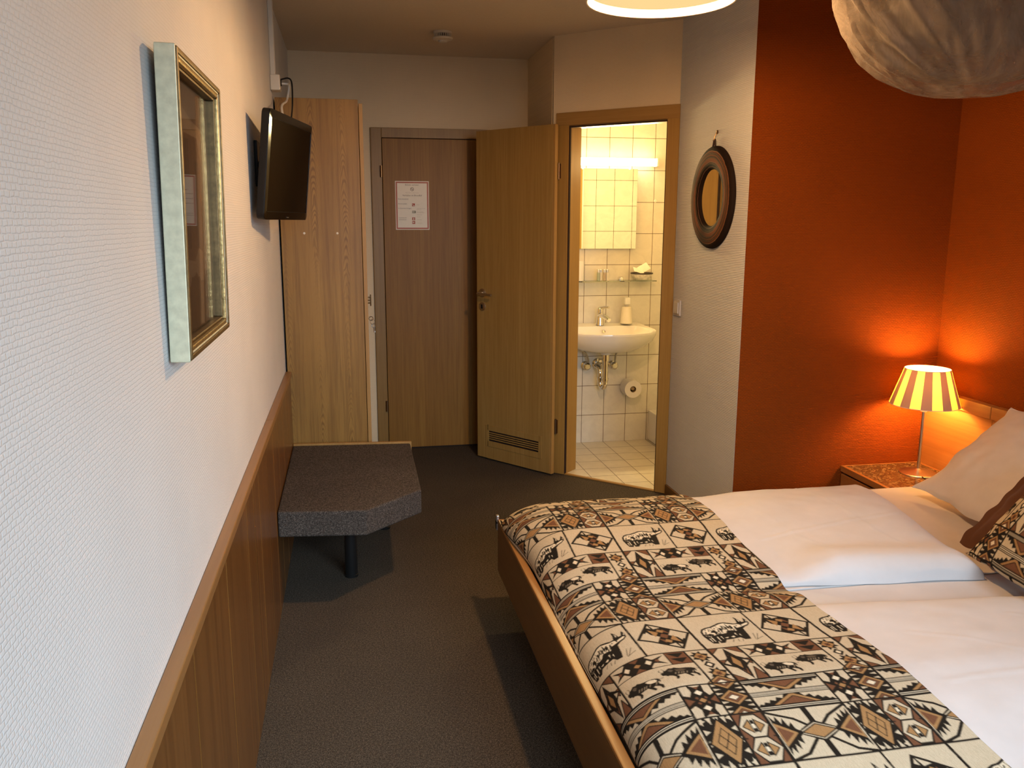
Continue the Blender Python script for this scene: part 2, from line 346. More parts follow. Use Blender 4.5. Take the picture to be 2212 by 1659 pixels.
M['stainless'] = plain('angle valve steel', (.70,.68,.64), .14, 1.)
M['hose'] = plain('braided hose', (.42,.40,.37), .35, .9, .3, 300)
M['alu'] = plain('aluminium', (.72,.72,.72), .3, .9)
M['plate'] = plain('switch plate', (.62,.58,.53), .35, var=.02)

# ------------------------------------------------------------------ mesh builder
class MB:
    def __init__(s): s.bm = bmesh.new()
    def _put(s, bm2, mi, T=None):
        vm = {}
        for v in bm2.verts: vm[v] = s.bm.verts.new(T @ v.co if T else v.co)
        for f in bm2.faces:
            try: g = s.bm.faces.new([vm[v] for v in f.verts]); g.material_index = mi; g.smooth = f.smooth
            except ValueError: pass
        bm2.free()
    def box(s, x0, x1, y0, y1, z0, z1, bev=0., seg=2, mi=0, T=None, edges=None):
        b = bmesh.new(); bmesh.ops.create_cube(b, size=1)
        for v in b.verts: v.co = Vector(((x0+x1)/2+v.co.x*(x1-x0), (y0+y1)/2+v.co.y*(y1-y0), (z0+z1)/2+v.co.z*(z1-z0)))
        seg = min(seg, 2)
        if bev > 0:
            bmesh.ops.bevel(b, geom=list(b.edges), offset=bev, segments=seg, affect='EDGES', profile=.5)
        s._put(b, mi, T); return s
    def prism(s, pts, axis, a, b, bev=0., mi=0, T=None, seg=2):
        """pts are 2-D in the plane normal to axis; extruded from a to b"""
        m = bmesh.new()
        def P(p, h): return {'x': Vector((h, p[0], p[1])), 'y': Vector((p[0], h, p[1])), 'z': Vector((p[0], p[1], h))}[axis]
        lo = [m.verts.new(P(p, a)) for p in pts]; hi = [m.verts.new(P(p, b)) for p in pts]; n = len(pts)
        m.faces.new(lo[::-1]); m.faces.new(hi)
        for i in range(n): m.faces.new((lo[i], lo[(i+1) % n], hi[(i+1) % n], hi[i]))
        bmesh.ops.recalc_face_normals(m, faces=list(m.faces))
        seg = min(seg, 2)
        if bev > 0: bmesh.ops.bevel(m, geom=list(m.edges), offset=bev, segments=seg, affect='EDGES', profile=.5)
        s._put(m, mi, T); return s
    def lathe(s, prof, c=(0,0,0), n=40, mi=0, T=None, closed=False):
        m = bmesh.new(); rows = []
        for r, z in prof:
            if r < 1e-6: rows.append([m.verts.new((0, 0, z))])
            else: rows.append([m.verts.new((r*math.cos(2*PI*k/n), r*math.sin(2*PI*k/n), z)) for k in range(n)])
        pairs = list(zip(rows[:-1], rows[1:])) + ([(rows[-1], rows[0])] if closed else [])
        for A, B in pairs:
            for k in range(n):
                q = [A[k % len(A)], A[(k+1) % len(A)], B[(k+1) % len(B)], B[k % len(B)]]
                u = []
                for v in q:
                    if v not in u: u.append(v)
                if len(u) > 2:
                    try: m.faces.new(u).smooth = True
                    except ValueError: pass
        bmesh.ops.recalc_face_normals(m, faces=list(m.faces))
        TT = Matrix.Translation(c) if T is None else T
        s._put(m, mi, TT); return s
    def tube(s, path, r, n=12, mi=0, cap=True, T=None):
        m = bmesh.new(); P = [Vector(p) for p in path]; rows = []
        rr = r if isinstance(r, (list, tuple)) else [r]*len(P)
        nrm = None
        for i, p in enumerate(P):
            d = (P[min(i+1, len(P)-1)] - P[max(i-1, 0)]).normalized()
            if nrm is None:
                nrm = d.orthogonal().normalized()
            nrm = (nrm - d*nrm.dot(d)).normalized(); bi = d.cross(nrm)
            rows.append([m.verts.new(p + rr[i]*(math.cos(2*PI*k/n)*nrm + math.sin(2*PI*k/n)*bi)) for k in range(n)])
        for A, B in zip(rows[:-1], rows[1:]):
            for k in range(n): m.faces.new((A[k], A[(k+1) % n], B[(k+1) % n], B[k])).smooth = True
        if cap: m.faces.new(rows[0][::-1]); m.faces.new(rows[-1])
        s._put(m, mi, T); return s
    def grid(s, f, nu, nv, mi=0, T=None, wrap=False):
        m = bmesh.new()
        V = [[m.verts.new(f(i/nu, j/nv)) for j in range(nv+1)] for i in range(nu + (0 if wrap else 1))]
        for i in range(nu):
            for j in range(nv):
                A, B = V[i], V[(i+1) % len(V)]
                m.faces.new((A[j], B[j], B[j+1], A[j+1])).smooth = True
        s._put(m, mi, T); return s
    def face(s, pts, mi=0, T=None):
        f = s.bm.faces.new([s.bm.verts.new(T @ Vector(p) if T else Vector(p)) for p in pts]); f.material_index = mi; return s
    def addmesh(s, me, T, mi=0):
        b = bmesh.new(); b.from_mesh(me); s._put(b, mi, T); bpy.data.meshes.remove(me); return s
    def obj(s, name, mats, parent=None, angle=35, weld=False):
        if weld: bmesh.ops.remove_doubles(s.bm, verts=list(s.bm.verts), dist=1e-5)
        me = bpy.data.meshes.new(name); s.bm.normal_update()
        o = bpy.data.objects.new(name, me); COL.objects.link(o)
        if parent is not None:
            w = world(parent); inv = w.inverted()
            for v in s.bm.verts: v.co = inv @ v.co
            o.parent = parent
        else:
            if s.bm.verts:
                xs = [v.co for v in s.bm.verts]
                c = Vector(((min(v.x for v in xs)+max(v.x for v in xs))/2, (min(v.y for v in xs)+max(v.y for v in xs))/2, min(v.z for v in xs)))
                if s.keep: c = Vector((0,0,0))
                for v in s.bm.verts: v.co -= c
                o.location = c
        s.bm.to_mesh(me); s.bm.free()
        for p in me.polygons: p.use_smooth = True
        try: me.set_sharp_from_angle(angle=math.radians(angle))
        except Exception: pass
        if len(me.polygons) < 12000:
            wn = o.modifiers.new('face normals', 'WEIGHTED_NORMAL'); wn.keep_sharp = True; wn.weight = 80
        for m in (mats if isinstance(mats, (list, tuple)) else [mats]): me.materials.append(M[m] if isinstance(m, str) else m)
        return o
    keep = False
def world(o):
    m = o.matrix_basis.copy(); p = o.parent
    while p: m = p.matrix_basis @ m; p = p.parent
    return m
def tag(o, label, cat, group=None):
    o['label'] = label; o['category'] = cat
    if group: o['group'] = group
    return o
def thing(name, label, cat, loc=(0,0,0), group=None, rotz=0.):
    o = bpy.data.objects.new(name, None); COL.objects.link(o); o.empty_display_size = .05
    o.location = loc; o.rotation_euler = (0, 0, rotz); return tag(o, label, cat, group)
def struct(mb, name, mats, parent=None):
    mb.keep = True; o = mb.obj(name, mats, parent)
    if parent is None: o['kind'] = 'structure'
    return o
def sroot(name, loc=(0,0,0), rotz=0.):
    o = bpy.data.objects.new(name, None); COL.objects.link(o); o.location = loc; o.rotation_euler = (0,0,rotz); o['kind'] = 'structure'; return o
def copy_tree(o, parent=None):
    c = o.copy(); COL.objects.link(c)
    if parent is not None: c.parent = parent
    for ch in list(o.children): copy_tree(ch, c)
    return c
def text(body, size, x, z, mb, T, mi, align='LEFT'):
    cu = bpy.data.curves.new('lettering', 'FONT'); cu.body = body; cu.size = size; cu.align_x = align; cu.resolution_u = 2
    o = bpy.data.objects.new('lettering', cu); COL.objects.link(o)
    dg = bpy.context.evaluated_depsgraph_get(); me = bpy.data.meshes.new_from_object(o.evaluated_get(dg))
    bpy.data.objects.remove(o); bpy.data.curves.remove(cu)
    mb.addmesh(me, T @ Matrix.Translation((x, z, 0)), mi)

# ------------------------------------------------------------------ the room
HC = 2.476; YF = 5.486; XR = 2.983; YO = 3.443; XW = 2.001; YB0 = -0.62
X1, Y1, X2, Y2 = 1.465, 4.786, 2.001, 4.266
room = [(0,YB0),(XR,YB0),(XR,YO),(XW,YO),(X2,Y2),(X1,Y1),(X1,YF),(0,YF)]
struct(MB().prism(room, 'z', -.06, 0), 'floor', 'carpet')
struct(MB().prism([(-.1,YB0-.1),(3.25,YB0-.1),(3.25,5.6),(-.1,5.6)], 'z', HC, HC+.08), 'ceiling', 'ceiling')
struct(MB().box(-.1, 0, YB0-.1, 5.6, -.06, HC), 'wall_left', 'paper_left')
struct(MB().box(0, 1.565, YF, 5.6, -.06, HC), 'wall_far', 'paper_warm_tint')
struct(MB().box(X1, X1+.1, Y1+.045, YF, -.06, HC), 'wall_corridor', 'paper_warm_tint')
struct(MB().box(XR, XR+.1, YB0-.1, YO, -.06, HC), 'wall_right', 'paper_orange_y')
struct(MB().box(XW+.0006, 3.25, YO, YO+.1, -.06, HC), 'wall_orange', 'paper_orange_x')
struct(MB().box(XW, XW+.1, YO+.003, Y2+.04, -.06, HC), 'wall_mirror', 'paper_white')
# wall behind the camera with its window
wb = MB()
wb.box(0, .30, YB0-.1, YB0, -.06, HC).box(2.5, XR, YB0-.1, YB0, -.06, HC).box(.30, 2.5, YB0-.1, YB0, -.06, .9).box(.30, 2.5, YB0-.1, YB0, 2.3, HC)
struct(wb, 'wall_back', 'paint')
wr = sroot('window_1', (1.4, YB0-.06, .9))
wf = MB()
for a in ((.30,.36,.9,2.3),(2.44,2.5,.9,2.3),(1.37,1.43,.9,2.3)): wf.box(a[0], a[1], YB0-.09, YB0-.03, a[2], a[3], .004)
wf.box(.30, 2.5, YB0-.09, YB0-.03, .9, .96, .004).box(.30, 2.5, YB0-.09, YB0-.03, 2.24, 2.3, .004)
wf.obj('window_frame', 'white', wr)
MB().box(.33, 2.47, YB0-.062, YB0-.058, .93, 2.27).obj('pane', M['glass_pane'], wr)

# diagonal bathroom wall in its own frame: x along the wall, y into the bathroom
RZ = -PI/4
LD = math.hypot(X2-X1, Y1-Y2); RZ = math.atan2(Y2-Y1, X2-X1)
DT = Matrix.Translation((X1, Y1, 0)) @ Matrix.Rotation(RZ, 4, 'Z')
wd = bpy.data.objects.new('wall_diagonal', None)
WT = .118
w = MB(); w.keep = True
w.box(0, .070, 0, WT, -.06, HC).box(.722, LD, 0, WT, -.06, HC).box(.070, .722, 0, WT, 2.03, HC)
o = w.obj('wall_diagonal', 'paper_warm_tint'); o.matrix_basis = DT; o['kind'] = 'structure'

# bathroom shell
Yb = 5.40
struct(MB().box(1.565, 3.25, Yb, 5.6, -.06, HC), 'wall_bath_back', 'tile_wall')
struct(MB().box(3.10, 3.25, 4.0, Yb, -.06, HC), 'wall_bath_right', 'tile_wall_y')
struct(MB().box(2.10, 3.10, 3.9, 4.0, -.06, HC), 'wall_bath_front', 'tile_wall')
struct(MB().prism([(X1,Y1),(X2,Y2),(2.10,4.29),(2.10,4.0),(3.10,4.0),(3.10,Yb),(1.565,Yb),(1.565,4.83)], 'z', -.05, .004), 'floor_bathroom', 'tile_floor')

# wainscot on the left wall: boards, grooves, cap rail
tr = sroot('trim_1', (0, YB0, 0))
YW = 4.186
MB().box(0.0005, .012, YB0, YW, 0, .735).obj('panel_backing', 'groove_highlight', tr)
wp = MB(); y = 1.482 - .42*7 + .08
edges = [YB0]
k = 0; gl = [1.482-.4*i for i in range(6, 0, -1)] + [1.482, 1.902, 2.30, 2.464, 2.616, 2.88, 3.133, 3.36, 3.62, 3.9]
gl = [g for g in gl if g > YB0] 
ed = [YB0] + gl + [YW]
for a, b in zip(ed[:-1], ed[1:]): wp.box(.012, .022, a+.0018, b-.0018, 0, .736, .0022, 1)
wp.obj('panel_boards', 'panel', tr)
wc = MB(); wc.box(.0005, .029, YB0, 3.148, .736, .760, .0035).box(.0005, .029, 3.150, YW, .736, .760, .0035)
wc.obj('cap_rail', 'cap', tr)
# little skirting at the foot of the white wall and bathroom threshold
struct(MB().box(XW-.012, XW-.0005, YO, Y2-.02, 0, .06, .003), 'baseboard_right', 'bed_wood')
t = MB(); t.keep = True; t.box(.109, .684, -.012, .012, .0, .009, .003); o = t.obj('trim_2', 'frame_oak_h'); o.matrix_basis = DT; o['kind'] = 'structure'

# ------------------------------------------------------------------ bathroom door frame and leaf
d2 = sroot('door_2', (X1, Y1, 0), RZ)
f = MB()
f.prism([(.026,-.014),(.104,-.014),(.104,0),(.109,0),(.109,WT+.01),(.072,WT+.01),(.072,-.0005),(.026,-.0005)], 'z', 0.004, 2.0, T=DT)
f.prism([(.754,-.014),(.689,-.014),(.689,0),(.684,0),(.684,WT+.01),(.720,WT+.01),(.720,-.0005),(.754,-.0005)], 'z', 0.004, 2.0, T=DT)
f.obj('jamb', 'frame_oak', d2)
f = MB(); f.box(.026, .754, -.014, -.0005, 2.0, 2.068, .002, T=DT).box(.072, .720, .0, WT+.01, 1.995, 2.028, T=DT)
f.obj('head_jamb', 'frame_oak_h', d2)
f = MB(); f.box(.104, .112, -.004, .008, .006, 1.996, T=DT).box(.681, .689, -.004, .008, .006, 1.996, T=DT).box(.112, .681, -.004, .008, 1.987, 1.9965, T=DT)
f.obj('rubber_seal', 'dark_gap', d2)
# leaf, folded back against the passage corner
LA = Vector((1.445, 4.703, 0)); LB = Vector((1.087, 5.176, 0)); ld = (LB-LA); LL = ld.length
LT = Matrix.Translation(LA) @ Matrix.Rotation(math.atan2(ld.y, ld.x), 4, 'Z')     # x runs to the free edge, -y is away from the room
leaf = MB()
VX0, VX1, VZ0, VZ1 = .075, .505, .105, .215
leaf.box(0, VX0, -.040, 0, .012, 2.004, .0025, T=LT).box(VX1, LL, -.040, 0, .012, 2.004, .0025, T=LT)
leaf.box(VX0-.001, VX1+.001, -.040, 0, VZ1, 2.004, .0, T=LT).box(VX0-.001, VX1+.001, -.040, 0, .012, VZ0, .0, T=LT)
lf = leaf.obj('door_leaf', 'door_oak', d2)
MB().box(-.014, 0, -.026, -.001, .012, 2.004, .002, T=LT).obj('leaf_rebate', 'oak_edge', lf)
v = MB()
v.box(VX0-.014, VX0+.01, -.002, .003, VZ0-.014, VZ1+.014, .001, T=LT).box(VX1-.01, VX1+.014, -.002, .003, VZ0-.014, VZ1+.014, .001, T=LT)
v.box(VX0, VX1, -.002, .003, VZ1-.022, VZ1+.014, .001, T=LT).box(VX0, VX1, -.002, .003, VZ0-.014, VZ0+.022, .001, T=LT)
zz = VZ0+.022; hh = (VZ1-.022-zz)
for i in range(1, 5): v.box(VX0, VX1, -.006, .001, zz+hh*i/5-.0028, zz+hh*i/5+.0028, .0008, T=LT)
v.obj('vent_grille', 'door_oak', lf)
MB().box(VX0, VX1, -.034, -.016, VZ0, VZ1, T=LT).obj('vent_shade_block', 'dark_gap', lf)  # solid dark block standing for the shade behind the slats
HX, HZ = LL-.050, 1.050
h = MB(); R = LT @ Matrix.Translation((HX, 0, HZ)) @ Matrix.Rotation(-PI/2, 4, 'X')
h.lathe([(0,.009),(.021,.009),(.026,.006),(.026,0),(0,0)], T=R)
h.tube([(HX,.004,HZ),(HX,.040,HZ),(HX-.008,.050,HZ),(HX-.02,.053,HZ-.001),(HX-.075,.053,HZ-.003),(HX-.118,.051,HZ-.005)], [.009,.009,.009,.0088,.0085,.008], T=LT)
h.obj('door_handle', 'steel', lf)
h = MB(); R2 = LT @ Matrix.Translation((HX, 0, HZ-.083)) @ Matrix.Rotation(-PI/2, 4, 'X')
h.lathe([(0,.008),(.021,.008),(.026,.005),(.026,0),(0,0)], T=R2)
h.box(HX-.007, HX+.007, .0075, .0095, HZ-.083-.013, HZ-.083+.013, .002, mi=1, T=LT)
h.obj('lock_escutcheon', ['steel', 'black'], lf)
for z in (1.755, .29):
    h = MB(); h.tube([(.050,-.020,z-.045),(.050,-.020,z+.045)], .0075, T=DT).box(.046,.062,-.0215,-.0125,z-.04,z+.04,.001,T=DT).obj('hinge', 'brass', d2)

# ------------------------------------------------------------------ entry door
d1 = sroot('door_1', (.93, YF, 0))
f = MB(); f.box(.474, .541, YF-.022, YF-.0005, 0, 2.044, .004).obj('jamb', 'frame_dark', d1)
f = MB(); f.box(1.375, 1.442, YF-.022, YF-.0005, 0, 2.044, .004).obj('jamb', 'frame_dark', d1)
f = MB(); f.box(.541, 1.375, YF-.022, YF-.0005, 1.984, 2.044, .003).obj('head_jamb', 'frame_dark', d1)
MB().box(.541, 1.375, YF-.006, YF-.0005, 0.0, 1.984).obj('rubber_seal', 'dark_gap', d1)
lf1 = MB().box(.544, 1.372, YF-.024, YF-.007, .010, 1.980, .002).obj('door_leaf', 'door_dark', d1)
for z in (1.781, .294): MB().tube([(.536, YF-.03, z-.035), (.536, YF-.03, z+.035)], .009).obj('hinge', 'brass', d1)

# fire notice on the entry door
NT = Matrix.Translation((.618, YF-.0255, 1.4255)) @ Matrix.Rotation(PI/2, 4, 'X')     # local x right, y up, z towards the room
n = MB()
n.box(0, .2105, 0, .299, -.0012, 0, mi=0, T=NT)
for a in ((.004,.2065,.286,.2945),(.004,.2065,.0045,.013),(.004,.0125,.013,.286),(.198,.2065,.013,.286)):
    n.box(a[0], a[1], a[2], a[3], 0, .0003, mi=1, T=NT)
text('Brände verhüten', .0125, .105, .272, n, NT @ Matrix.Translation((0,0,.0004)), 2, 'CENTER')
text('Offenes Feuer, Rauchen verboten', .0062, .105, .226, n, NT @ Matrix.Translation((0,0,.0004)), 3, 'CENTER')
text('Verhalten im Brandfall', .0135, .105, .207, n, NT @ Matrix.Translation((0,0,.0004)), 2, 'CENTER')
for s, x, z, sz in (('Ruhe bewahren', .017, .186, .0102), ('Brand melden', .017, .157, .0098), ('In Sicherheit bringen', .017, .129, .0098), ('Löschversuch', .019, .071, .0088), ('unternehmen', .019, .060, .0088)):
    text(s, sz, x, z, n, NT @ Matrix.Translation((0,0,.0004)), 2)
for s, x, z in (('Notruf', .132, .152), ('Gefährdete Personen', .132, .130), ('mitnehmen', .132, .123), ('Türen schließen', .132, .109), ('Fluchtwegen folgen', .132, .104), ('Aufzug nicht', .132, .091), ('benutzen', .132, .079), ('Feuerlöscher', .132, .061), ('Wandhydrant', .132, .040)):
    text(s, .0062, x, z, n, NT @ Matrix.Translation((0,0,.0004)), 3)
R = NT @ Matrix.Translation((.105, .2495, .0002))
n.lathe([(.0088,0),(.0112,0),(.0112,.0004),(.0088,.0004)], T=R, n=28, mi=2, closed=True)
n.box(-.009, .009, -.0009, .0009, 0, .0005, mi=2, T=R @ Matrix.Rotation(-PI/4, 4, 'Z'))
n.box(-.006, .006, -.0012, .0012, 0, .0004, mi=2, T=R)
for x, z, mi in ((.103,.145,5),(.103,.059,5),(.103,.036,5)):
    n.box(x, x+.018, z, z+.0175, .0, .0003, mi=mi, T=NT)
n.box(.103, .126, .103, .117, 0, .0003, mi=4, T=NT)
for q in ([(.107,.158),(.110,.160),(.1105,.153),(.116,.149),(.1175,.152),(.1195,.149),(.117,.147),(.110,.149),(.107,.154)],): n.prism(q, 'z', .0003, .0006, mi=0, T=NT)
n.box(.109,.115,.061,.072,.0003,.0006,mi=0,T=NT).box(.111,.113,.072,.075,.0003,.0006,mi=0,T=NT)
n.box(.106,.112,.041,.049,.0003,.0006,mi=0,T=NT).box(.112,.118,.043,.046,.0003,.0006,mi=0,T=NT)
n.box(.106,.112,.106,.114,.0003,.0006,mi=0,T=NT).prism([(.115,.106),(.123,.110),(.115,.114)],'z',.0003,.0006,mi=0,T=NT)
tag(n.obj('fire_notice', ['notice','notice_red','ink','ink_lt','sym_green','sym_red']), 'red-bordered German fire safety notice stuck to the closed brown door', 'notice')

# ------------------------------------------------------------------ wardrobe
wd = thing('wardrobe', 'tall oak wardrobe seen from its side, between left wall and brown door', 'wardrobe', (.2, 4.8, 0))
MB().box(.009, .384, 4.194, 4.213, 0, 2.035, .0015).obj('side_panel', 'oak', wd)
b = MB(); b.box(.009, .384, 4.213, 5.46, 2.013, 2.032).box(.009, .384, 4.213, 5.46, 0.0, .08).box(.009, .02, 4.213, 5.46, .08, 2.013).box(.009, .384, 5.46, 5.479, 0, 2.033)
b.obj('carcass', 'oak', wd)
for a, c in ((4.196, 4.838), (4.841, 5.478)):
    dr = MB().box(.3865, .4045, a, c, .085, 2.018, .0015).obj('door', 'oak_edge', wd)
    if a < 4.5:
        k = MB()
        for z in (1.032, 1.047, 1.062): k.tube([(.4045, 4.775, z), (.428, 4.775, z)], .0042, 10)
        k.box(.428, .435, 4.768, 4.782, 1.015, 1.079, .003)
        k.obj('knob', 'gilt_dark', dr)
        MB().lathe([(0,.002),(.008,.002),(.009,0)], T=Matrix.Translation((.4045, 4.775, .945)) @ Matrix.Rotation(PI/2, 4, 'Y'), n=20).obj('lock_plate', 'steel', dr)
for x in (.116, .270): MB().lathe([(0,.0015),(.004,.0012),(.0055,0)], T=Matrix.Translation((x, 4.1937, 1.421)) @ Matrix.Rotation(PI/2, 4, 'X'), n=16).obj('screw_cap', 'cream_plastic', wd)
ky = thing('key', 'small steel key with a second key dangling, in the wardrobe door lock', 'key', (.42, 4.775, .94))
k = MB(); k.tube([(.406,4.775,.945),(.420,4.775,.945)], .0025, 8)
k.tube([(.431+.011*math.cos(t), 4.775, .945+.011*math.sin(t)) for t in np.linspace(0, 2*PI, 20)], .0022, 6, cap=False)
k.obj('key_bow', 'chrome', ky)
k = MB(); k.tube([(.438+.012*math.cos(t), 4.770, .928+.014*math.sin(t)) for t in np.linspace(0, 2*PI, 20)], .0012, 6, cap=False).obj('key_ring', 'chrome', ky)
k = MB(); k.tube([(.443+.009*math.cos(t), 4.770, .905+.010*math.sin(t)) for t in np.linspace(0, 2*PI, 18)], .0022, 6, cap=False)
k.tube([(.445,4.770,.895),(.447,4.770,.868)], .0028, 8).box(.446,.453,4.769,4.771,.868,.876).obj('spare_key', 'steel', ky)

# ------------------------------------------------------------------ carpeted luggage bench
bn = thing('luggage_bench', 'low grey carpet-covered luggage bench with cut corner, by the wainscot', 'bench', (.29, 3.6, 0))
BP = [(.024,3.158),(.353,3.118),(.580,3.338),(.588,4.085),(.024,4.135)]
MB().prism(BP, 'z', .300, .401, .006).obj('seat', 'bench_carpet', bn, angle=18)
MB().prism([(.024,4.137),(.595,4.087),(.595,4.103),(.024,4.153)], 'z', .300, .408, .002).obj('back_ledge', 'oak_edge', bn)
MB().lathe([(0,.30),(.026,.30),(.026,.012),(.028,.010),(.028,0),(0,0)], (.288,3.45,0), 28).obj('leg', 'black_leg', bn)
MB().lathe([(0,.30),(.026,.30),(.026,.012),(.028,.010),(.028,0),(0,0)], (.45,4.0,0), 28).obj('leg', 'black_leg', bn)

# ------------------------------------------------------------------ framed picture
pc = thing('framed_picture', 'tall framed sepia picture under glass hanging on the white left wall', 'picture', (.02, 1.806, 1.233))
PA, PB, PZ0, PZ1 = 1.556, 2.055, 1.234, 1.768
PT = Matrix.Translation((0.004, 0, PZ0)) @ Matrix.Rotation(.018, 4, 'Y') @ Matrix.Translation((0, 0, -PZ0))
def ring(mb, x0, x1, ya, yb, za, zb, w, mi=0, bev=.002):
    """mitred rectangular ring, facing +x"""
    O = [(ya,za),(yb,za),(yb,zb),(ya,zb)]; I = [(ya+w,za+w),(yb-w,za+w),(yb-w,zb-w),(ya+w,zb-w)]
    for i in range(4):
        j = (i+1) % 4
        mb.prism([O[i], O[j], I[j], I[i]], 'x', x0, x1, bev, mi, PT)
f = MB(); ring(f, 0, .034, PA, PB, PZ0, PZ1, .016); f.obj('frame_outer', 'silver_frame', pc)
f = MB(); ring(f, .008, .037, PA+.003, PB-.003, PZ0+.003, PZ1-.003, .010, 1, .002); ring(f, .006, .033, PA+.0135, PB-.0135, PZ0+.0135, PZ1-.0135, .011, 0, .003); ring(f, .004, .026, PA+.025, PB-.025, PZ0+.025, PZ1-.025, .006, 1, .002)
f.obj('frame_moulding', ['gilt', 'gilt_dark'], pc)
ya, yb, za, zb = PA+.03, PB-.03, PZ0+.03, PZ1-.03
a = MB(); a.box(.003, .010, ya, yb, za, zb, mi=0, T=PT)
def AY(u): return ya+(yb-ya)*u
def AZ(v): return za+(zb-za)*v
def art(pts, x, mi): a.face([(x, AY(u), AZ(v)) for u, v in pts], mi, PT)
rnd = random.Random(3)
low = [(u, .215+.02*math.sin(u*17)+rnd.uniform(-.012,.012)) for u in np.linspace(.10,.93,22)]
art([(.08,.83)] + [(u,v) for u,v in low] + [(.94,.80),(.80,.845),(.55,.86),(.30,.90),(.22,.90)], .0103, 1)
art([(.30,.30),(.70,.27),(.72,.72),(.66,.80),(.34,.80),(.28,.55)], .0105, 3)
for cx, w_, v0, v1 in ((.37,.10,.34,.78),(.62,.09,.30,.70)):
    pts = [(cx-w_/2+rnd.uniform(-.02,.02), v) for v in np.linspace(v0, v1, 9)] + [(cx+w_/2+rnd.uniform(-.02,.02), v) for v in np.linspace(v1, v0, 9)]
    art(pts, .0107, 2)
art([(.44,.27),(.78,.255),(.76,.31),(.58,.34)], .0108, 1)
a.obj('print', ['art_mat','art_paper','art_dark','art_mid'], pc)
MB().box(.0135, .0155, ya-.004, yb+.004, za-.004, zb+.004, T=PT).obj('glass', 'glass_pane', pc)

# ------------------------------------------------------------------ television, cables, socket
tv = thing('television', 'small black flat television tilted on a wall bracket beside the wardrobe', 'television', (.05, 3.3, 1.45))
TW, TH = .575, .362
ca, sa = math.cos(-.20), math.sin(-.20); tl = .107
nv = Vector((ca*math.cos(tl), sa*math.cos(tl), -math.sin(tl))); uv = Vector((-sa, ca, 0)); vv = nv.cross(uv)
TT = Matrix.Translation((.121, 3.285, 1.664)) @ Matrix((uv, vv, nv)).transposed().to_4x4()     # x along the screen, y up, z out
b = MB()
pts = []
r = .03
def rr(w, h, r, n=6, sag=0):
    P = []
    for cx, cy, a0 in ((w/2-r, h/2-r, 0), (-w/2+r, h/2-r, PI/2), (-w/2+r, -h/2+r, PI), (w/2-r, -h/2+r, 1.5*PI)):
        for k in range(n+1): P.append((cx+r*math.cos(a0+k*PI/2/n), cy+r*math.sin(a0+k*PI/2/n)))
    if sag: P = [(x, y - sag*(1-(2*x/w)**2) if y < -h/2+r+.001 else y) for x, y in P]
    return P
b.prism(rr(TW, TH, .020, sag=.012), 'z', -.030, -.002, .004, T=TT, seg=3)
b.prism(rr(TW*.72, TH*.66, .04), 'z', -.052, -.029, .010, T=TT, seg=3)
bo = b.obj('casing', 'black', tv)
b = MB()
O = rr(TW, TH, .020, sag=.012); I = rr(TW-.044, TH-.052, .004)
for i in range(len(O)):
    j = (i+1) % len(O)
    b.face([(*O[i], -.002), (*O[j], -.002), (*I[j], .0005), (*I[i], .0005)], T=TT)
    b.face([(*I[i], .0005), (*I[j], .0005), (*I[j], -.002), (*I[i], -.002)], T=TT)
b.obj('bezel', 'screen', tv, weld=True)
MB().prism(rr(TW-.046, TH-.054, .004), 'z', -.006, -.0012, T=TT).obj('screen', 'screen', tv)
b = MB(); text('SHARP', .011, 0, -TH/2+.006, b, TT @ Matrix.Translation((0,0,.0004)), 0, 'CENTER') if False else b.box(-.013, .013, -TH/2+.006, -TH/2+.0085, .0, .0005, T=TT); b.obj('badge', 'steel', tv)
b = MB(); b.box(.0005, .012, 3.23, 3.33, 1.60, 1.76, .002).tube([(.012,3.28,1.68),(.05,3.283,1.675),(.075,3.285,1.672)], .012)
b.obj('wall_bracket', 'black', tv)
ct = MB(); ct.box(.0005, .021, 4.135, 4.165, 2.122, 2.440, .0025); ct.box(.021, .0225, 4.148, 4.152, 2.122, 2.44)
tag(ct.obj('cable_trunking', 'cream_plastic'), 'narrow cream cable trunking running up the wall above the socket', 'cable trunking')
sb = thing('socket_box', 'cream surface socket box on the wall over the wardrobe edge', 'socket', (.02, 4.1, 2.05))
MB().box(.0005, .044, 4.09, 4.165, 2.052, 2.120, .006, 3).obj('housing', 'cream_plastic', sb)
MB().lathe([(0,.004),(.015,.004),(.017,0)], T=Matrix.Translation((.044,4.125,2.09)) @ Matrix.Rotation(PI/2,4,'Y'), n=24).obj('outlet', 'black', sb)
def bez(P, n=10):
    out = []
    P = [Vector(p) for p in P]; Q = [P[0]] + P + [P[-1]]
    for i in range(1, len(Q)-2):
        for k in range(n):
            t = k/n; a_, b_, c_, d_ = Q[i-1], Q[i], Q[i+1], Q[i+2]
            out.append(.5*((2*b_)+(c_-a_)*t+(2*a_-5*b_+4*c_-d_)*t*t+(3*b_-a_-3*c_+d_)*t**3))
    return out + [P[-1]]
tag(MB().tube(bez([(.049,4.125,2.085),(.075,4.122,2.083),(.082,4.10,2.068),(.074,4.02,2.0),(.072,3.7,1.93),(.105,3.42,1.80),(.10,3.36,1.74)]), .0045, 8).obj('power_cable', 'white'), 'white power cable dropping from the socket box to the television', 'cable')
tag(MB().tube(bez([(.049,4.105,2.10),(.080,4.10,2.105),(.095,4.08,2.08),(.098,4.0,1.98),(.100,3.8,1.88),(.115,3.52,1.78),(.10,3.42,1.73)]), .0035, 8).obj('antenna_cable', 'black'), 'black aerial cable looping from the socket box to the television', 'cable')

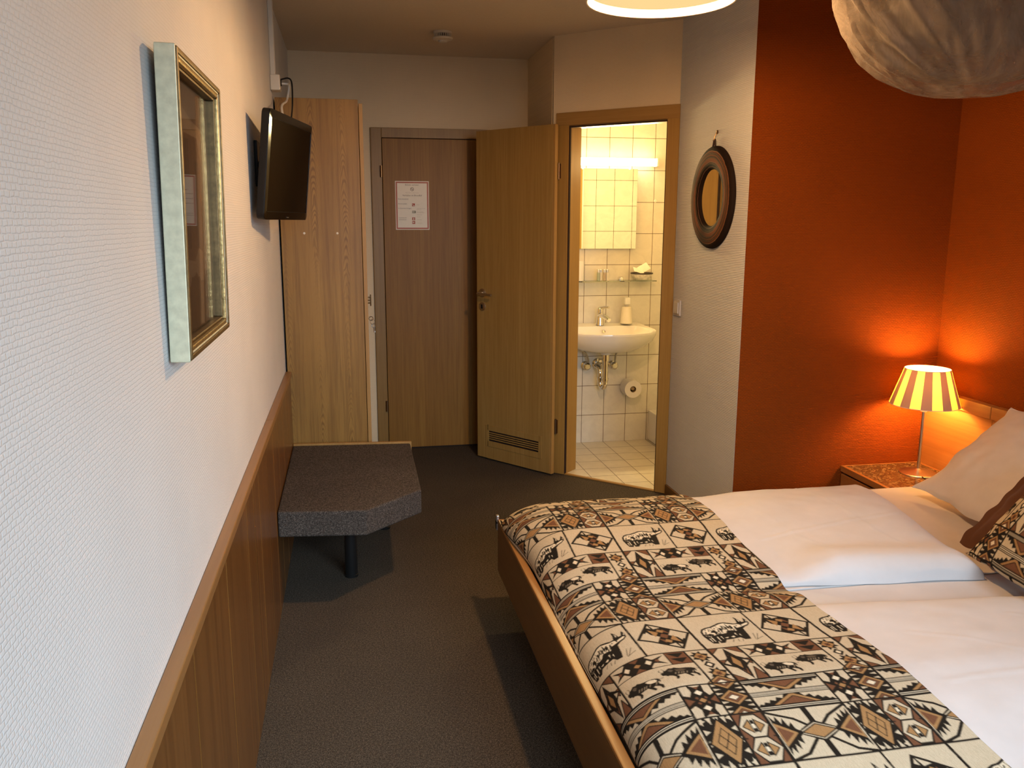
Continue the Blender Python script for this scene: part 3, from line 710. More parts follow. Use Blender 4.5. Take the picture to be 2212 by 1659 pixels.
# ------------------------------------------------------------------ smoke detector
sd = thing('smoke_detector', 'round white smoke detector on the ceiling in front of the passage', 'smoke detector', (.853, 4.80, HC))
S0 = (.853, 4.80, 0)
MB().lathe([(0,HC-.0005),(.05,HC-.0005),(.05,HC-.012),(.046,HC-.013),(.044,HC-.013)], S0).obj('base', 'cream_plastic', sd)
g = MB(); g.lathe([(.041,HC-.013),(.041,HC-.030)], S0)
for k in range(28):
    a_ = 2*PI*k/28; g.box(-.002,.002,.041,.047,HC-.030,HC-.013,T=Matrix.Translation((S0[0],S0[1],0)) @ Matrix.Rotation(a_,4,'Z'), mi=1)
g.obj('vent_slots', ['dark_gap','cream_plastic'], sd)
MB().lathe([(.044,HC-.030),(.054,HC-.030),(.056,HC-.034),(.052,HC-.041),(.026,HC-.047),(.024,HC-.053),(.02,HC-.055),(0,HC-.055)], S0).obj('cover', 'cream_plastic', sd)

# ------------------------------------------------------------------ pendant lamp
pd = CAM + 2.80*(fw*FPX + rt*(1428-1106) + up*(829.5-2)).normalized()
PX, PY, PZr = pd.x, pd.y, pd.z
PRr = .222
pl = thing('pendant_lamp', 'round drum pendant lamp hanging from the ceiling, warm light underneath', 'lamp', (PX, PY, HC))
MB().lathe([(PRr,PZr),(PRr,PZr+.21),(PRr-.0035,PZr+.21),(PRr-.0035,PZr)], (PX,PY,0), 72, closed=True).obj('lamp_shade', ['shade_out'], pl)
MB().lathe([(PRr-.004,PZr+.001),(PRr-.004,PZr+.209)], (PX,PY,0), 72).obj('shade_lining', 'shade_in', pl)
MB().lathe([(PRr-.0045,PZr+.026),(PRr-.010,PZr+.0245),(PRr*.7,PZr+.024),(PRr*.4,PZr+.0235),(.07,PZr+.0235)], (PX,PY,0), 72).obj('diffuser', 'diffuser', pl)
MB().lathe([(PRr-.0035,PZr+.205),(PRr-.0035,PZr+.207),(0.01,PZr+.207),(0.01,PZr+.205)], (PX,PY,0), 48, closed=True).obj('shade_top', 'shade_top', pl)
MB().tube([(PX,PY,PZr+.2),(PX,PY,HC-.03)], .004, 8).obj('cord', 'white', pl)
MB().lathe([(0,HC-.0005),(.045,HC-.0005),(.045,HC-.03),(.01,HC-.045),(0,HC-.045)], (PX,PY,0)).obj('ceiling_rose', 'white', pl)

# ------------------------------------------------------------------ round mirror, hook, switch on the white wall
wm = thing('wall_mirror', 'round mirror in a thick wound brown frame hanging on the white wall', 'mirror', (XW, 3.795, 1.36))
MC = Matrix.Translation((XW-.001, 3.795, 1.59)) @ Matrix.Rotation(-PI/2, 4, 'Y')
mf = MB(); prof = []
for k in range(17):
    t = PI*k/16; prof.append((.181+.053*math.cos(t), .026*math.sin(t)**.55+.001))
mf.lathe(prof, T=MC, n=80)
mfo = mf.obj('frame', 'mirror_frame', wm)
# measure the bands from the mirror's own centre
for vtx in mfo.data.vertices: pass
mfo.data.transform(Matrix.Translation((0,0,-.23))); mfo.location = (0,0,.23)
MB().lathe([(0,.010),(.135,.010)], T=MC, n=64).obj('mirror_glass', 'mirror', wm)
MB().tube([(XW-.012,3.782,1.818),(XW-.011,3.79,1.850),(XW-.011,3.795,1.854),(XW-.011,3.80,1.850),(XW-.012,3.808,1.818)], .0042, 8).obj('hanging_loop', 'cord', wm)
hk = MB(); hk.lathe([(0,.006),(.006,.006),(.009,.003),(.009,0)], T=Matrix.Translation((XW-.0005,3.79,1.885)) @ Matrix.Rotation(-PI/2,4,'Y'), n=16)
hk.tube([(XW-.004,3.79,1.885),(XW-.014,3.791,1.862),(XW-.016,3.793,1.846),(XW-.02,3.795,1.848)], .002, 8)
tag(hk.obj('wall_hook', 'brass'), 'small brass picture hook in the white wall above the round mirror', 'hook')
sw = thing('light_switch', 'square light switch on the white wall beside the bathroom door frame', 'switch', (XW-.005, 4.18, 1.0))
MB().box(XW-.010, XW-.0005, 4.140, 4.222, .999, 1.081, .003).obj('plate', 'plate', sw)
MB().prism([(4.152,1.011),(4.210,1.011),(4.210,1.069),(4.152,1.069)], 'x', XW-.016, XW-.0095, .002).obj('rocker', 'plate', sw)

# ------------------------------------------------------------------ bathroom fittings
BX = 1.940
wbn = thing('washbasin', 'white ceramic washbasin on the tiled bathroom wall', 'washbasin', (BX, 5.2, .66))
def basin_plan(t, s=1., back=5.398):
    """outline angle t: 0..pi runs round the front from right to left"""
    x = .305*math.cos(t); y = -.275*math.sin(t)**.9 if math.sin(t) > 0 else 0
    return x*s, y*s
def ring_pts(sx, sy, z, yc=5.225, back=5.398, bw=.265):
    P = []
    n = 36
    for k in range(n+1):
        t = PI*k/n; P.append((BX+.315*sx*math.cos(t), yc-.278*sy*max(0, math.sin(t))**.85, z))
    P.append((BX-bw*sx, back-(1-sy)*.10, z)); P.append((BX, back-(1-sy)*.10, z)); P.append((BX+bw*sx, back-(1-sy)*.10, z))
    return P
outer = [(1,1,.790),(1.0,1.0,.782),(.985,.98,.764),(.93,.93,.735),(.80,.80,.700),(.60,.62,.672),(.35,.42,.660)]
inner = [(.985,.99,.797),(.95,.965,.797),(.90,.925,.780),(.80,.84,.735),(.62,.66,.700),(.3,.3,.692)]
b = MB(); rowsO = [ring_pts(sx, sy, z) for sx, sy, z in outer]
def loft(mb, rows, capend=True, mi=0):
    m = bmesh.new(); R_ = [[m.verts.new(p) for p in r_] for r_ in rows]; n = len(R_[0])
    for A, B in zip(R_[:-1], R_[1:]):
        for k in range(n): m.faces.new((A[k], A[(k+1) % n], B[(k+1) % n], B[k])).smooth = True
    if capend: m.faces.new(R_[-1])
    bmesh.ops.recalc_face_normals(m, faces=list(m.faces)); mb._put(m, mi)
def ring_in(sx, sy, z):
    P = []; n = 36; yb_ = 5.31
    for k in range(n+1):
        t = PI*k/n; P.append((BX+.315*sx*math.cos(t), 5.225-.278*sy*max(0, math.sin(t))**.85, z))
    e = 5.225+(yb_-5.225)*sy
    P.append((BX-.23*sx, e, z)); P.append((BX, e+.004, z)); P.append((BX+.23*sx, e, z)); return P
rim = ring_pts(.99, .995, .797); 
rows = [ring_pts(.35,.42,.660), *[ring_pts(sx,sy,z) for sx,sy,z in outer[::-1][1:]], rim]
for sx, sy, z in inner[1:]: rows.append(ring_in(sx, sy, z))
rows = [[(x, y, z + (.022 if y > 5.34 and z > .78 else (.010 if y > 5.29 and z > .78 else 0))) for x, y, z in r_] for r_ in rows]
loft(b, rows); bb = b.obj('basin_bowl', 'ceramic', wbn, 50)
MB().lathe([(0,.002),(.006,.002),(.010,.003),(.012,0)], T=Matrix.Translation((BX,5.290,.776)) @ Matrix.Rotation(PI/2-.35,4,'X'), n=24).obj('overflow_ring', 'chrome', wbn)
# trap
tp = MB()
DX, DY = 1.942, 5.24
U = Vector((-.34,.94,0)); 
tp.lathe([(0,.66),(.036,.66),(.036,.640),(.033,.632),(0,.632)], (DX,DY,0), 28, mi=1)
tp.lathe([(.0,.630),(.024,.630),(.024,.590),(.017,.588),(.017,.475),(.021,.474),(.021,.455),(.017,.453)], (DX,DY,0), 24)
def ud(d, z): return (DX+U.x*d, DY+U.y*d, z)
arc = [ud(.028-.028*math.cos(t), .445-.04*math.sin(t)) for t in np.linspace(0, PI, 14)]
tp.tube([ud(0,.475)] + arc + [ud(.056,.495),ud(.059,.515),ud(.070,.532),ud(.10,.543),(1.934,Yb-.03,.547),(1.934,Yb-.004,.547)], .0155, 16)
tp.tube([ud(.056,.452),ud(.056,.472)], .020, 16)
tp.lathe([(0,.012),(.02,.012),(.034,.003),(.036,0)], T=Matrix.Translation((1.934,Yb-.0005,.547)) @ Matrix.Rotation(PI/2,4,'X'), n=28)
tp.tube([(DX-.02,DY,.60),(DX-.055,DY-.01,.598)], .004, 8).box(DX-.062,DX-.052,DY-.012,DY-.006,.588,.608,.001)
tag(tp.obj('drain_trap', ['chrome','white']), 'chrome drain trap with bent pipe under the washbasin', 'drain trap')
for k, (x, lab) in enumerate(((1.846, 'round chrome angle valve with hose, left of the drain trap'), (2.034, 'round chrome angle valve with hose, just right of the drain trap'))):
    av = thing('angle_valve', lab, 'valve', (x, Yb-.05, .54), 'angle valves under the washbasin')
    g = MB(); g.lathe([(0,.075),(.016,.075),(.025,.066),(.027,.052),(.022,.040),(.012,.036),(.012,.012),(.026,.004),(.027,0)], T=Matrix.Translation((x,Yb-.0005,.538)) @ Matrix.Rotation(PI/2,4,'X'), n=28); g.obj('valve_body', 'stainless', av)
    s_ = 1 if k == 0 else 1
    dx = -.05 if k == 0 else .035
    MB().tube(bez([(x+.008,Yb-.055,.555),(x+.008,Yb-.055,.585),(x+(-.012 if k==0 else .012),Yb-.065,.625),(x+dx,Yb-.08,.658),(x+dx*1.2,Yb-.085,.672)]), .0065, 10).obj('hose', 'hose', av)
fc = thing('faucet', 'chrome mixer tap on the washbasin', 'tap', (BX-.012, 5.335, .808))
FX, FY, FZ = BX-.014, 5.335, .815
MB().lathe([(0,FZ+.075),(.019,FZ+.075),(.021,FZ+.055),(.026,FZ+.004),(.027,FZ-.002),(0,FZ-.002)], (FX,FY,0), 28).obj('body', 'chrome', fc)
MB().tube([(FX,FY-.005,FZ+.062),(FX+.01,FY-.04,FZ+.060),(FX+.025,FY-.085,FZ+.050),(FX+.03,FY-.105,FZ+.040)], [.019,.016,.0145,.0135], 16).obj('spout', 'chrome', fc)
MB().lathe([(.0,FZ+.112),(.014,FZ+.112),(.020,FZ+.105),(.021,FZ+.078),(0,FZ+.078)], (FX,FY,0), 24).tube([(FX,FY,FZ+.106),(FX+.02,FY-.04,FZ+.118),(FX+.036,FY-.075,FZ+.120)], [.013,.009,.007], 12).obj('lever', 'chrome', fc)
sp_ = thing('soap_dispenser', 'frosted pump soap bottle on the right of the washbasin rim', 'soap dispenser', (2.106, 5.33, .82))
MB().lathe([(0,.8205),(.038,.8205),(.040,.826),(.036,.87),(.031,.925),(.029,.930),(.012,.932),(0,.932)], (2.106,5.335,0), 28).obj('bottle', 'soap', sp_)
MB().lathe([(.012,.932),(.013,.932),(.013,.946),(.0,.946)], (2.106,5.335,0), 20).obj('collar', 'steel', sp_)
MB().box(2.088, 2.124, 5.310, 5.352, .946, .992, .006, 3).obj('pump_head', 'white', sp_)
# shelf with things on it
sh = thing('glass_shelf', 'clear glass shelf on the tiled wall between mirror cabinet and washbasin', 'shelf', (BX, 5.33, 1.1))
SZ = 1.104
MB().box(1.630, 2.287, 5.275, 5.394, SZ-.006, SZ, .002).obj('glass_plate', 'glass_green', sh)
for x in (1.79, 2.075):
    MB().lathe([(0,.045),(.012,.042),(.017,.03),(.017,0)], T=Matrix.Translation((x,Yb-.0005,SZ+.006)) @ Matrix.Rotation(PI/2,4,'X'), n=20).obj('shelf_holder', 'chrome', sh)
for k, (x, m_, lab) in enumerate(((1.903,'toil_green','tiny greenish toiletry bottle on the glass shelf, leftmost of four'), (1.922,'soap','tiny whitish toiletry bottle on the glass shelf, second from the left'), (1.944,'toil_brown','tiny brownish toiletry bottle on the glass shelf, third from the left'), (1.966,'soap','tiny whitish toiletry bottle on the glass shelf, rightmost of four'))):
    tb = thing('toiletry_bottle', lab, 'bottle', (x, 5.315+.012*(k % 2), SZ+.0005), 'toiletry bottles on the glass shelf')
    yy = 5.315+.012*(k % 2)
    MB().lathe([(0,SZ+.0005),(.0098,SZ+.0005),(.0105,SZ+.004),(.0105,SZ+.050),(.0095,SZ+.052),(0,SZ+.052)], (x,yy,0), 18).obj('bottle_body', m_, tb)
    MB().lathe([(.0095,SZ+.0525),(.0095,SZ+.070),(.008,SZ+.072),(0,SZ+.072)], (x,yy,0), 18).obj('cap', 'alu', tb)
bw = thing('sachet_bowl', 'small white bowl with a black rim on the right end of the glass shelf', 'bowl', (2.198, 5.33, SZ))
MB().lathe([(0,SZ+.0005),(.035,SZ+.0005),(.052,SZ+.012),(.066,SZ+.032),(.071,SZ+.044),(.068,SZ+.044),(.060,SZ+.030),(.045,SZ+.014),(0,SZ+.010)], (2.198,5.322,0), 36).obj('bowl_body', 'bowl', bw)
MB().lathe([(.070+.0045*math.cos(t), SZ+.045+.0045*math.sin(t)) for t in np.linspace(0, 2*PI, 9)[:-1]], (2.198,5.322,0), 40, closed=True).obj('rim', 'rim', bw)
for k, (dx, dz, rz, rx, lab) in enumerate(((-.02,.062,.3,.5,'white paper sachet lying flat in the black-rimmed bowl'), (.012,.078,-.5,.9,'white paper sachet standing up in the black-rimmed bowl'))):
    T_ = Matrix.Translation((2.198+dx, 5.322, SZ+dz)) @ Matrix.Rotation(rz,4,'Y') @ Matrix.Rotation(rx,4,'X')
    g = MB(); g.grid(lambda u, v: Vector(((u-.5)*.075, (v-.5)*.055, .004*math.sin(PI*u)*math.sin(PI*v))), 8, 8, T=T_).grid(lambda u, v: Vector(((u-.5)*.075, (v-.5)*.055, -.004*math.sin(PI*u)*math.sin(PI*v))), 8, 8, T=T_)
    tag(g.obj('sachet', 'sachet'), lab, 'sachet', 'sachets in the bowl')
g = MB(); g.lathe([(0,SZ+.0005),(.026,SZ+.0005),(.028,SZ+.125),(.025,SZ+.125),(.023,SZ+.006),(0,SZ+.006)], (1.782,5.33,0), 24)
tag(g.obj('tumbler', 'white'), 'tall white tumbler at the left end of the glass shelf', 'tumbler')
# mirror cabinet and lamp above it
mc = thing('mirror_cabinet', 'mirror-fronted cabinet on the tiled wall under the tube lamp', 'cabinet', (BX, 5.38, 1.31))
MB().box(1.752, 2.164, 5.372, Yb-.0005, 1.309, 1.809, .001).obj('cabinet_body', 'white', mc)
MB().box(1.750, 2.166, 5.366, 5.371, 1.307, 1.812).obj('mirror_door', 'mirror_bath', mc)
for x in (1.80, 2.11): MB().box(x-.006, x+.006, 5.360, 5.374, 1.806, 1.818, .002).obj('mirror_clip', 'white', mc)
tbx = thing('tube_lamp', 'glowing tube lamp above the bathroom mirror cabinet', 'lamp', (BX, 5.37, 1.85))
MB().box(1.64, 2.276, 5.362, Yb-.0005, 1.838, 1.870, .003).obj('housing', 'white', tbx)
MB().tube([(1.64,5.338,1.853),(2.276,5.338,1.853)], .024, 24).obj('tube', 'tube', tbx)
for x in (1.628, 2.276): MB().box(x, x+.014, 5.312, 5.394, 1.826, 1.880, .004).obj('end_cap', 'white', tbx)
tr_ = thing('toilet_roll', 'white toilet roll standing out from the tiled wall, right of the drain trap', 'toilet roll', (2.158, 5.34, .385))
RT = Matrix.Translation((2.150, Yb-.02, .385)) @ Matrix.Rotation(PI/2, 4, 'X')
MB().lathe([(.021,.002),(.058,0),(.060,.004),(.060,.096),(.058,.100),(.021,.099)], T=RT, n=40, closed=True).obj('paper', 'toilet_paper', tr_)
MB().lathe([(.0195,0),(.0205,0),(.0205,.1005),(.0195,.1005)], T=RT, n=28, closed=True).obj('cardboard_core', 'card', tr_)
rh = MB(); rh.lathe([(0,.0195),(.022,.0195),(.024,0)], T=Matrix.Translation((2.150,Yb-.0005,.385)) @ Matrix.Rotation(PI/2,4,'X'), n=24).tube([(2.15,Yb-.015,.389),(2.15,Yb-.112,.389)], .012, 16)
tag(rh.obj('roll_holder', 'card'), 'peg holder on the tiled wall carrying the toilet roll', 'holder')
stt = MB(); stt.box(2.300, 3.09, 4.55, Yb-.002, 0.005, .215, .012, 3).box(2.36, 3.03, 4.61, 5.34, .216, .218)
tag(stt.obj('shower_tray', 'ceramic'), 'raised white shower tray at the right of the bathroom', 'shower tray')
g = MB(); g.lathe([(0,.020),(.008,.019),(.010,.012),(.005,.008),(.006,0)], T=Matrix.Translation((2.298,Yb-.0005,1.612)) @ Matrix.Rotation(PI/2,4,'X'), n=20)
tag(g.obj('towel_hook', 'white'), 'tiny white hook knob on the tiles right of the mirror cabinet', 'hook')

# ------------------------------------------------------------------ the printed cotton: one repeat of the pattern
PXR, ROWS = .330, (.186, .171, .117, .149); PYR = sum(ROWS)
CC, KK, BB, TTn, WW = (.565,.485,.35), (.014,.011,.008), (.165,.072,.036), (.36,.205,.085), (.74,.66,.50)
NX, NY = 660, int(660*PYR/PXR)
IMG = np.empty((NY, NX, 3), np.float32); IMG[:] = CC
def fillpoly(pts, col):
    P = np.array(pts, float)
    x0, x1 = int(max(0, math.floor(P[:,0].min()))), int(min(NX, math.ceil(P[:,0].max())+1))
    y0, y1 = int(max(0, math.floor(P[:,1].min()))), int(min(NY, math.ceil(P[:,1].max())+1))
    if x1 <= x0 or y1 <= y0: return
    gx, gy = np.meshgrid(np.arange(x0, x1)+.5, np.arange(y0, y1)+.5); ins = np.zeros(gx.shape, bool)
    j = len(P)-1
    for i in range(len(P)):
        c = ((P[i,1] > gy) != (P[j,1] > gy))
        with np.errstate(divide='ignore', invalid='ignore'):
            xi = (P[j,0]-P[i,0])*(gy-P[i,1])/(P[j,1]-P[i,1]+1e-12)+P[i,0]
        ins ^= (c & (gx < xi)); j = i
    IMG[y0:y1, x0:x1][ins] = col
class Panel:
    def __init__(s, u0, u1, row, v0=0., v1=1.):
        ya = sum(ROWS[:row]); s.x0, s.x1 = u0*NX, u1*NX
        s.y0, s.y1 = (ya+ROWS[row]*v0)/PYR*NY, (ya+ROWS[row]*v1)/PYR*NY
    def m(s, p): return (s.x0+(s.x1-s.x0)*p[0], s.y0+(s.y1-s.y0)*p[1])
    def poly(s, c, pts): fillpoly([s.m(p) for p in pts], c)
    def bg(s, c): s.poly(c, [(0,0),(1,0),(1,1),(0,1)])
    def line(s, pts, w, c=KK):
        """w is in millimetres of cloth"""
        h = w/1000/PXR*NX/2; Q = [np.array(s.m(p)) for p in pts]
        for a, b in zip(Q[:-1], Q[1:]):
            d = b-a; L = np.linalg.norm(d)+1e-9; d /= L; n = np.array((-d[1], d[0]))*h; e = d*h*.6
            fillpoly([a-n-e, b-n+e, b+n+e, a+n-e], c)
    def dia(s, c, cx, cy, rx, ry): s.poly(c, [(cx-rx,cy),(cx,cy-ry),(cx+rx,cy),(cx,cy+ry)])
def rhino(p):
    p.bg(CC)
    p.poly(KK, [(.13,.62),(.145,.50),(.19,.42),(.26,.385),(.34,.37),(.42,.33),(.50,.285),(.58,.275),(.66,.305),(.72,.335),(.775,.33),(.795,.24),(.80,.13),(.84,.22),(.86,.31),(.895,.30),(.93,.18),(.955,.27),(.95,.36),(.90,.42),(.84,.45),(.785,.50),(.775,.60),(.765,.70),(.745,.82),(.66,.82),(.62,.75),(.5,.77),(.4,.78),(.35,.86),(.285,.86),(.275,.79),(.25,.87),(.175,.85),(.15,.74)])
    rn = random.Random(5)
    p.poly(WW, [(.165,.60),(.175,.50),(.21,.445),(.28,.41),(.35,.40),(.43,.36),(.51,.315),(.575,.305),(.64,.335),(.70,.36),(.77,.36),(.80,.39),(.87,.355),(.91,.335),(.935,.34),(.90,.39),(.82,.425),(.76,.45),(.70,.47),(.66,.55),(.56,.52),(.47,.60),(.36,.60),(.26,.64),(.19,.66)])
    for k in range(84):
        x = rn.uniform(.17,.74); y = .36+.10*abs(x-.55)/.4+rn.uniform(0,.24); a = rn.uniform(.8,2.2); L = rn.uniform(.02,.075)
        p.line([(x,y),(x+L*math.cos(a)*.6,y+L*math.sin(a)),(x+L*math.cos(a+.5),y+L*1.6*math.sin(a+.4))], rn.uniform(1.4,3.4))
    for cx, cy, rx, ry in ((.34,.52,.035,.05),(.46,.47,.02,.07),(.585,.42,.015,.08),(.63,.44,.03,.05),(.25,.60,.05,.035),(.73,.40,.012,.02),(.80,.40,.015,.02)):
        p.poly(KK, [(cx+rx*rn.uniform(.6,1.2)*math.cos(2*PI*k/8), cy+ry*rn.uniform(.6,1.2)*math.sin(2*PI*k/8)) for k in range(8)])
    for q in ([(.825,.20),(.84,.26),(.83,.30),(.822,.29)], [(.94,.25),(.948,.29),(.928,.31)],
              [(.22,.68),(.235,.66),(.24,.80),(.225,.80)], [(.185,.70),(.20,.70),(.20,.81),(.19,.81)], [(.305,.68),(.322,.66),(.32,.80),(.305,.80)], [(.40,.72),(.47,.70),(.44,.735)], [(.50,.71),(.55,.68),(.56,.71),(.53,.735)], [(.36,.68),(.38,.66),(.375,.76)], [(.59,.62),(.61,.60),(.605,.70)], [(.645,.66),(.66,.64),(.66,.72)]): p.poly(WW, q)
    for a, b in (((.80,.84),(.845,.66)),((.82,.85),(.90,.68)),((.80,.86),(.93,.78)),((.46,.86),(.50,.79)),((.55,.86),(.56,.79)),((.60,.87),(.63,.80))): p.line([a, b], 1.6)
    for q in ([(.42,.37),(.46,.55)], [(.34,.40),(.36,.58)], [(.58,.33),(.60,.5)]): p.line(q, 1.5)
def quiltdiamond(p):
    p.bg(CC); L, T_, R_, B_ = np.array((.03,.55)), np.array((.36,.10)), np.array((.97,.42)), np.array((.66,.93))
    def q(a, b): return tuple(L + a*(T_-L) + b*(B_-L))
    def quad(c, a0, a1, b0, b1): p.poly(c, [q(a0,b0), q(a1,b0), q(a1,b1), q(a0,b1)])
    quad(KK, 0, 1, 0, 1); quad(CC, .07, .40, .06, .42); quad(CC, .60, .93, .58, .94)
    p.poly(CC, [q(.93,.08), q(.93,.34), q(.76,.22)]); p.poly(CC, [q(.74,.06), q(.90,.06), q(.74,.16)])
    p.poly(CC, [q(.07,.92), q(.07,.66), q(.24,.78)]); p.poly(CC, [q(.26,.94), q(.10,.94), q(.26,.84)])
    p.poly(TTn, [q(.62,.10), q(.62,.34), q(.34,.34)]); p.poly(TTn, [q(.38,.90), q(.38,.66), q(.66,.66)])
    p.poly(BB, [q(.86,.40), q(.72,.40), q(.72,.60)]); p.poly(BB, [q(.14,.60), q(.28,.60), q(.28,.40)])
    quad(BB, .40, .60, .42, .58); quad(TTn, .66, .80, .30, .44); quad(TTn, .20, .34, .56, .70)
    p.poly(CC, [q(.34,.10), q(.50,.10), q(.34,.28)]); p.poly(CC, [q(.66,.90), q(.50,.90), q(.66,.72)])
def starpanel(p):
    p.bg(CC)
    for q in ([(0,0),(.36,0),(0,.20)], [(.52,0),(1,0),(1,.24)], [(0,.40),(.36,.40),(.10,.56)], [(1,.40),(.66,.40),(.92,.58)], [(0,.80),(.34,.98),(0,1)], [(.62,1),(.84,.66),(1,.98),(1,1)]):
        p.poly(BB, q); p.line(q+[q[0]], 3)
    p.poly(KK, [(.5,.02),(.66,.30),(.98,.46),(.70,.62),(.56,.99),(.34,.66),(.02,.54),(.32,.34)])
    p.poly(BB, [(.42,.26),(.58,.26),(.50,.40)]); p.poly(BB, [(.44,.72),(.60,.68),(.54,.88)])
    p.poly(KK, [(.50,.20),(.70,.48),(.52,.80),(.28,.50)]); p.poly(TTn, [(.50,.30),(.61,.48),(.51,.68),(.37,.50)])
    p.poly(CC, [(.74,.42),(.90,.47),(.76,.54)]); p.poly(CC, [(.26,.42),(.12,.50),(.26,.57)])
def strip(p):
    p.bg(CC)
    p.poly(KK, [(.03,.88),(.17,.5),(.03,.15),(.20,.34),(.36,.42),(.30,0),(.70,0),(.64,.42),(.80,.34),(.97,.15),(.83,.5),(.97,.88),(.80,.66),(.64,.58),(.70,1),(.30,1),(.36,.58),(.20,.66)])
    p.poly(BB, [(.40,0),(.60,0),(.50,.28)]); p.poly(BB, [(.40,1),(.60,1),(.50,.72)]); p.dia(TTn, .5, .5, .06, .14)
    for x in (.31, .69): p.dia(KK, x, .5, .12, .40); p.dia(WW, x, .5, .055, .20)
    for x in (.17, .83): p.dia(BB, x, .5, .04, .12)
def tripanel(p):
    p.bg(BB); p.poly(KK, [(.08,.10),(.92,.10),(.5,.48)]); p.poly(KK, [(.08,.52),(.92,.52),(.5,.92)])
BUF = [(0,.42),(.03,.34),(.08,.33),(.11,.25),(.18,.20),(.28,.08),(.36,.12),(.42,.07),(.5,.14),(.60,.17),(.74,.17),(.88,.20),(.97,.27),(1.0,.42),(.965,.55),(.95,.40),(.92,.50),(.93,.62),(1.0,.74),(.98,.92),(.93,.92),(.90,.76),(.80,.66),(.74,.70),(.80,.86),(.74,.93),(.66,.76),(.60,.64),(.46,.68),(.37,.70),(.40,.84),(.35,.98),(.29,.98),(.31,.80),(.26,.70),(.18,.64),(.12,.66),(.10,.58),(.03,.56)]
def buffalo(p, x0, y0, w, h, rump):
    f = lambda q: [(x0+w*a, y0+h*b) for a, b in q]
    p.poly(KK, f(BUF))
    if rump: p.poly(WW, f([(.62,.24),(.74,.20),(.88,.26),(.92,.36),(.86,.46),(.74,.44),(.66,.36)]))
    else: p.poly((.10,.075,.05), f([(.40,.24),(.60,.22),(.72,.30),(.60,.42),(.42,.40)]))
    p.poly((.10,.08,.06), f([(.22,.24),(.30,.18),(.36,.26),(.30,.40),(.24,.36)]))
    p.line(f([(.05,.32),(.0,.20),(.03,.10)]), 1.5); p.line(f([(.12,.25),(.14,.14),(.09,.06)]), 1.5)
    p.line(f([(.96,.28),(1.06,.34),(1.10,.28)]), 1.3)
    for a in (.34, .42, .5, .56, .66, .84): p.line(f([(a,.60),(a+.05,.46)]), 1.4, (.42,.34,.24))
def chain(p):
    p.bg(CC)
    for cx, cy in ((.46,.22), (.56,.76)):
        p.poly(KK, [(cx-.42,cy-.06),(cx-.2,cy-.08),(cx-.22,cy-.17),(cx-.02,cy-.12),(cx+.14,cy-.19),(cx+.14,cy-.1),(cx+.40,cy-.07),(cx+.26,cy+.02),(cx+.42,cy+.07),(cx+.18,cy+.09),(cx+.20,cy+.18),(cx+.02,cy+.12),(cx-.14,cy+.19),(cx-.14,cy+.1),(cx-.40,cy+.08),(cx-.26,cy)])
        p.dia(TTn, cx, cy, .30, .135); p.dia(BB, cx, cy, .14, .06)
        p.line([(cx-.15,cy-.068),(cx+.15,cy+.068)], 1.6); p.line([(cx+.15,cy-.068),(cx-.15,cy+.068)], 1.6); p.line([(cx-.30,cy),(cx,cy-.135),(cx+.30,cy),(cx,cy+.135),(cx-.30,cy)], 1.6)
    p.dia(KK, .51, .49, .24, .115); p.dia(WW, .51, .49, .12, .058)
def stripes(p):
    p.bg(CC)
    def band(v0, v1, k):
        p.poly(KK, [(0,v0),(1,v0),(1,v1),(0,v1)])
        for i in range(k):
            c_ = v0+(v1-v0)*(i+1)/(k+1); p.line([(0,c_),(1,c_)], 2.1, WW)
    for sgn, base in ((1, .13), (-1, .87)):
        def Y(t): return base+sgn*t
        teeth = [(.02,Y(0)),(.05,Y(.07)),(.09,Y(.045)),(.12,Y(.12)),(.17,Y(.085)),(.20,Y(.18)),(.26,Y(.13)),(.29,Y(.24)),(.36,Y(.19)),(.40,Y(.30)),(.5,Y(.36)),(.60,Y(.30)),(.64,Y(.19)),(.71,Y(.24)),(.74,Y(.13)),(.80,Y(.18)),(.83,Y(.085)),(.88,Y(.12)),(.91,Y(.045)),(.95,Y(.07)),(.98,Y(0))]
        p.poly(KK, teeth)
        p.poly(TTn, [(.20,Y(0)),(.80,Y(0)),(.52,Y(.30)),(.48,Y(.30))]); p.poly(KK, [(.265,Y(0)),(.735,Y(0)),(.51,Y(.232)),(.49,Y(.232))]); p.poly(BB, [(.285,Y(0)),(.715,Y(0)),(.505,Y(.21)),(.495,Y(.21))])
    band(0, .14, 2); band(.425, .575, 3); band(.86, 1, 2)
def xchain(p):
    p.bg(CC)
    p.poly(KK, [(.26,.0),(.5,.10),(.74,0),(.70,.22),(.80,.36),(1,.28),(1,.72),(.80,.64),(.70,.78),(.74,1),(.5,.90),(.26,1),(.30,.78),(.20,.64),(0,.72),(0,.28),(.20,.36),(.30,.22)])
    for y_ in (.26, .74): p.dia(WW, .5, y_, .13, .085)
    p.dia(TTn, .5, .5, .12, .075)
    for x_, s_ in ((.02, 1), (.98, -1)): p.poly(BB, [(x_,.37),(x_+.24*s_,.5),(x_,.63)])
    for y_, s_ in ((.03,1),(.97,-1)): p.poly(BB, [(.40,y_+.04*s_),(.60,y_+.04*s_),(.5,y_+.13*s_)])
    for (a, b) in ((.36,.42),(.64,.42),(.36,.58),(.64,.58)): p.dia(BB, a, b, .055, .045)
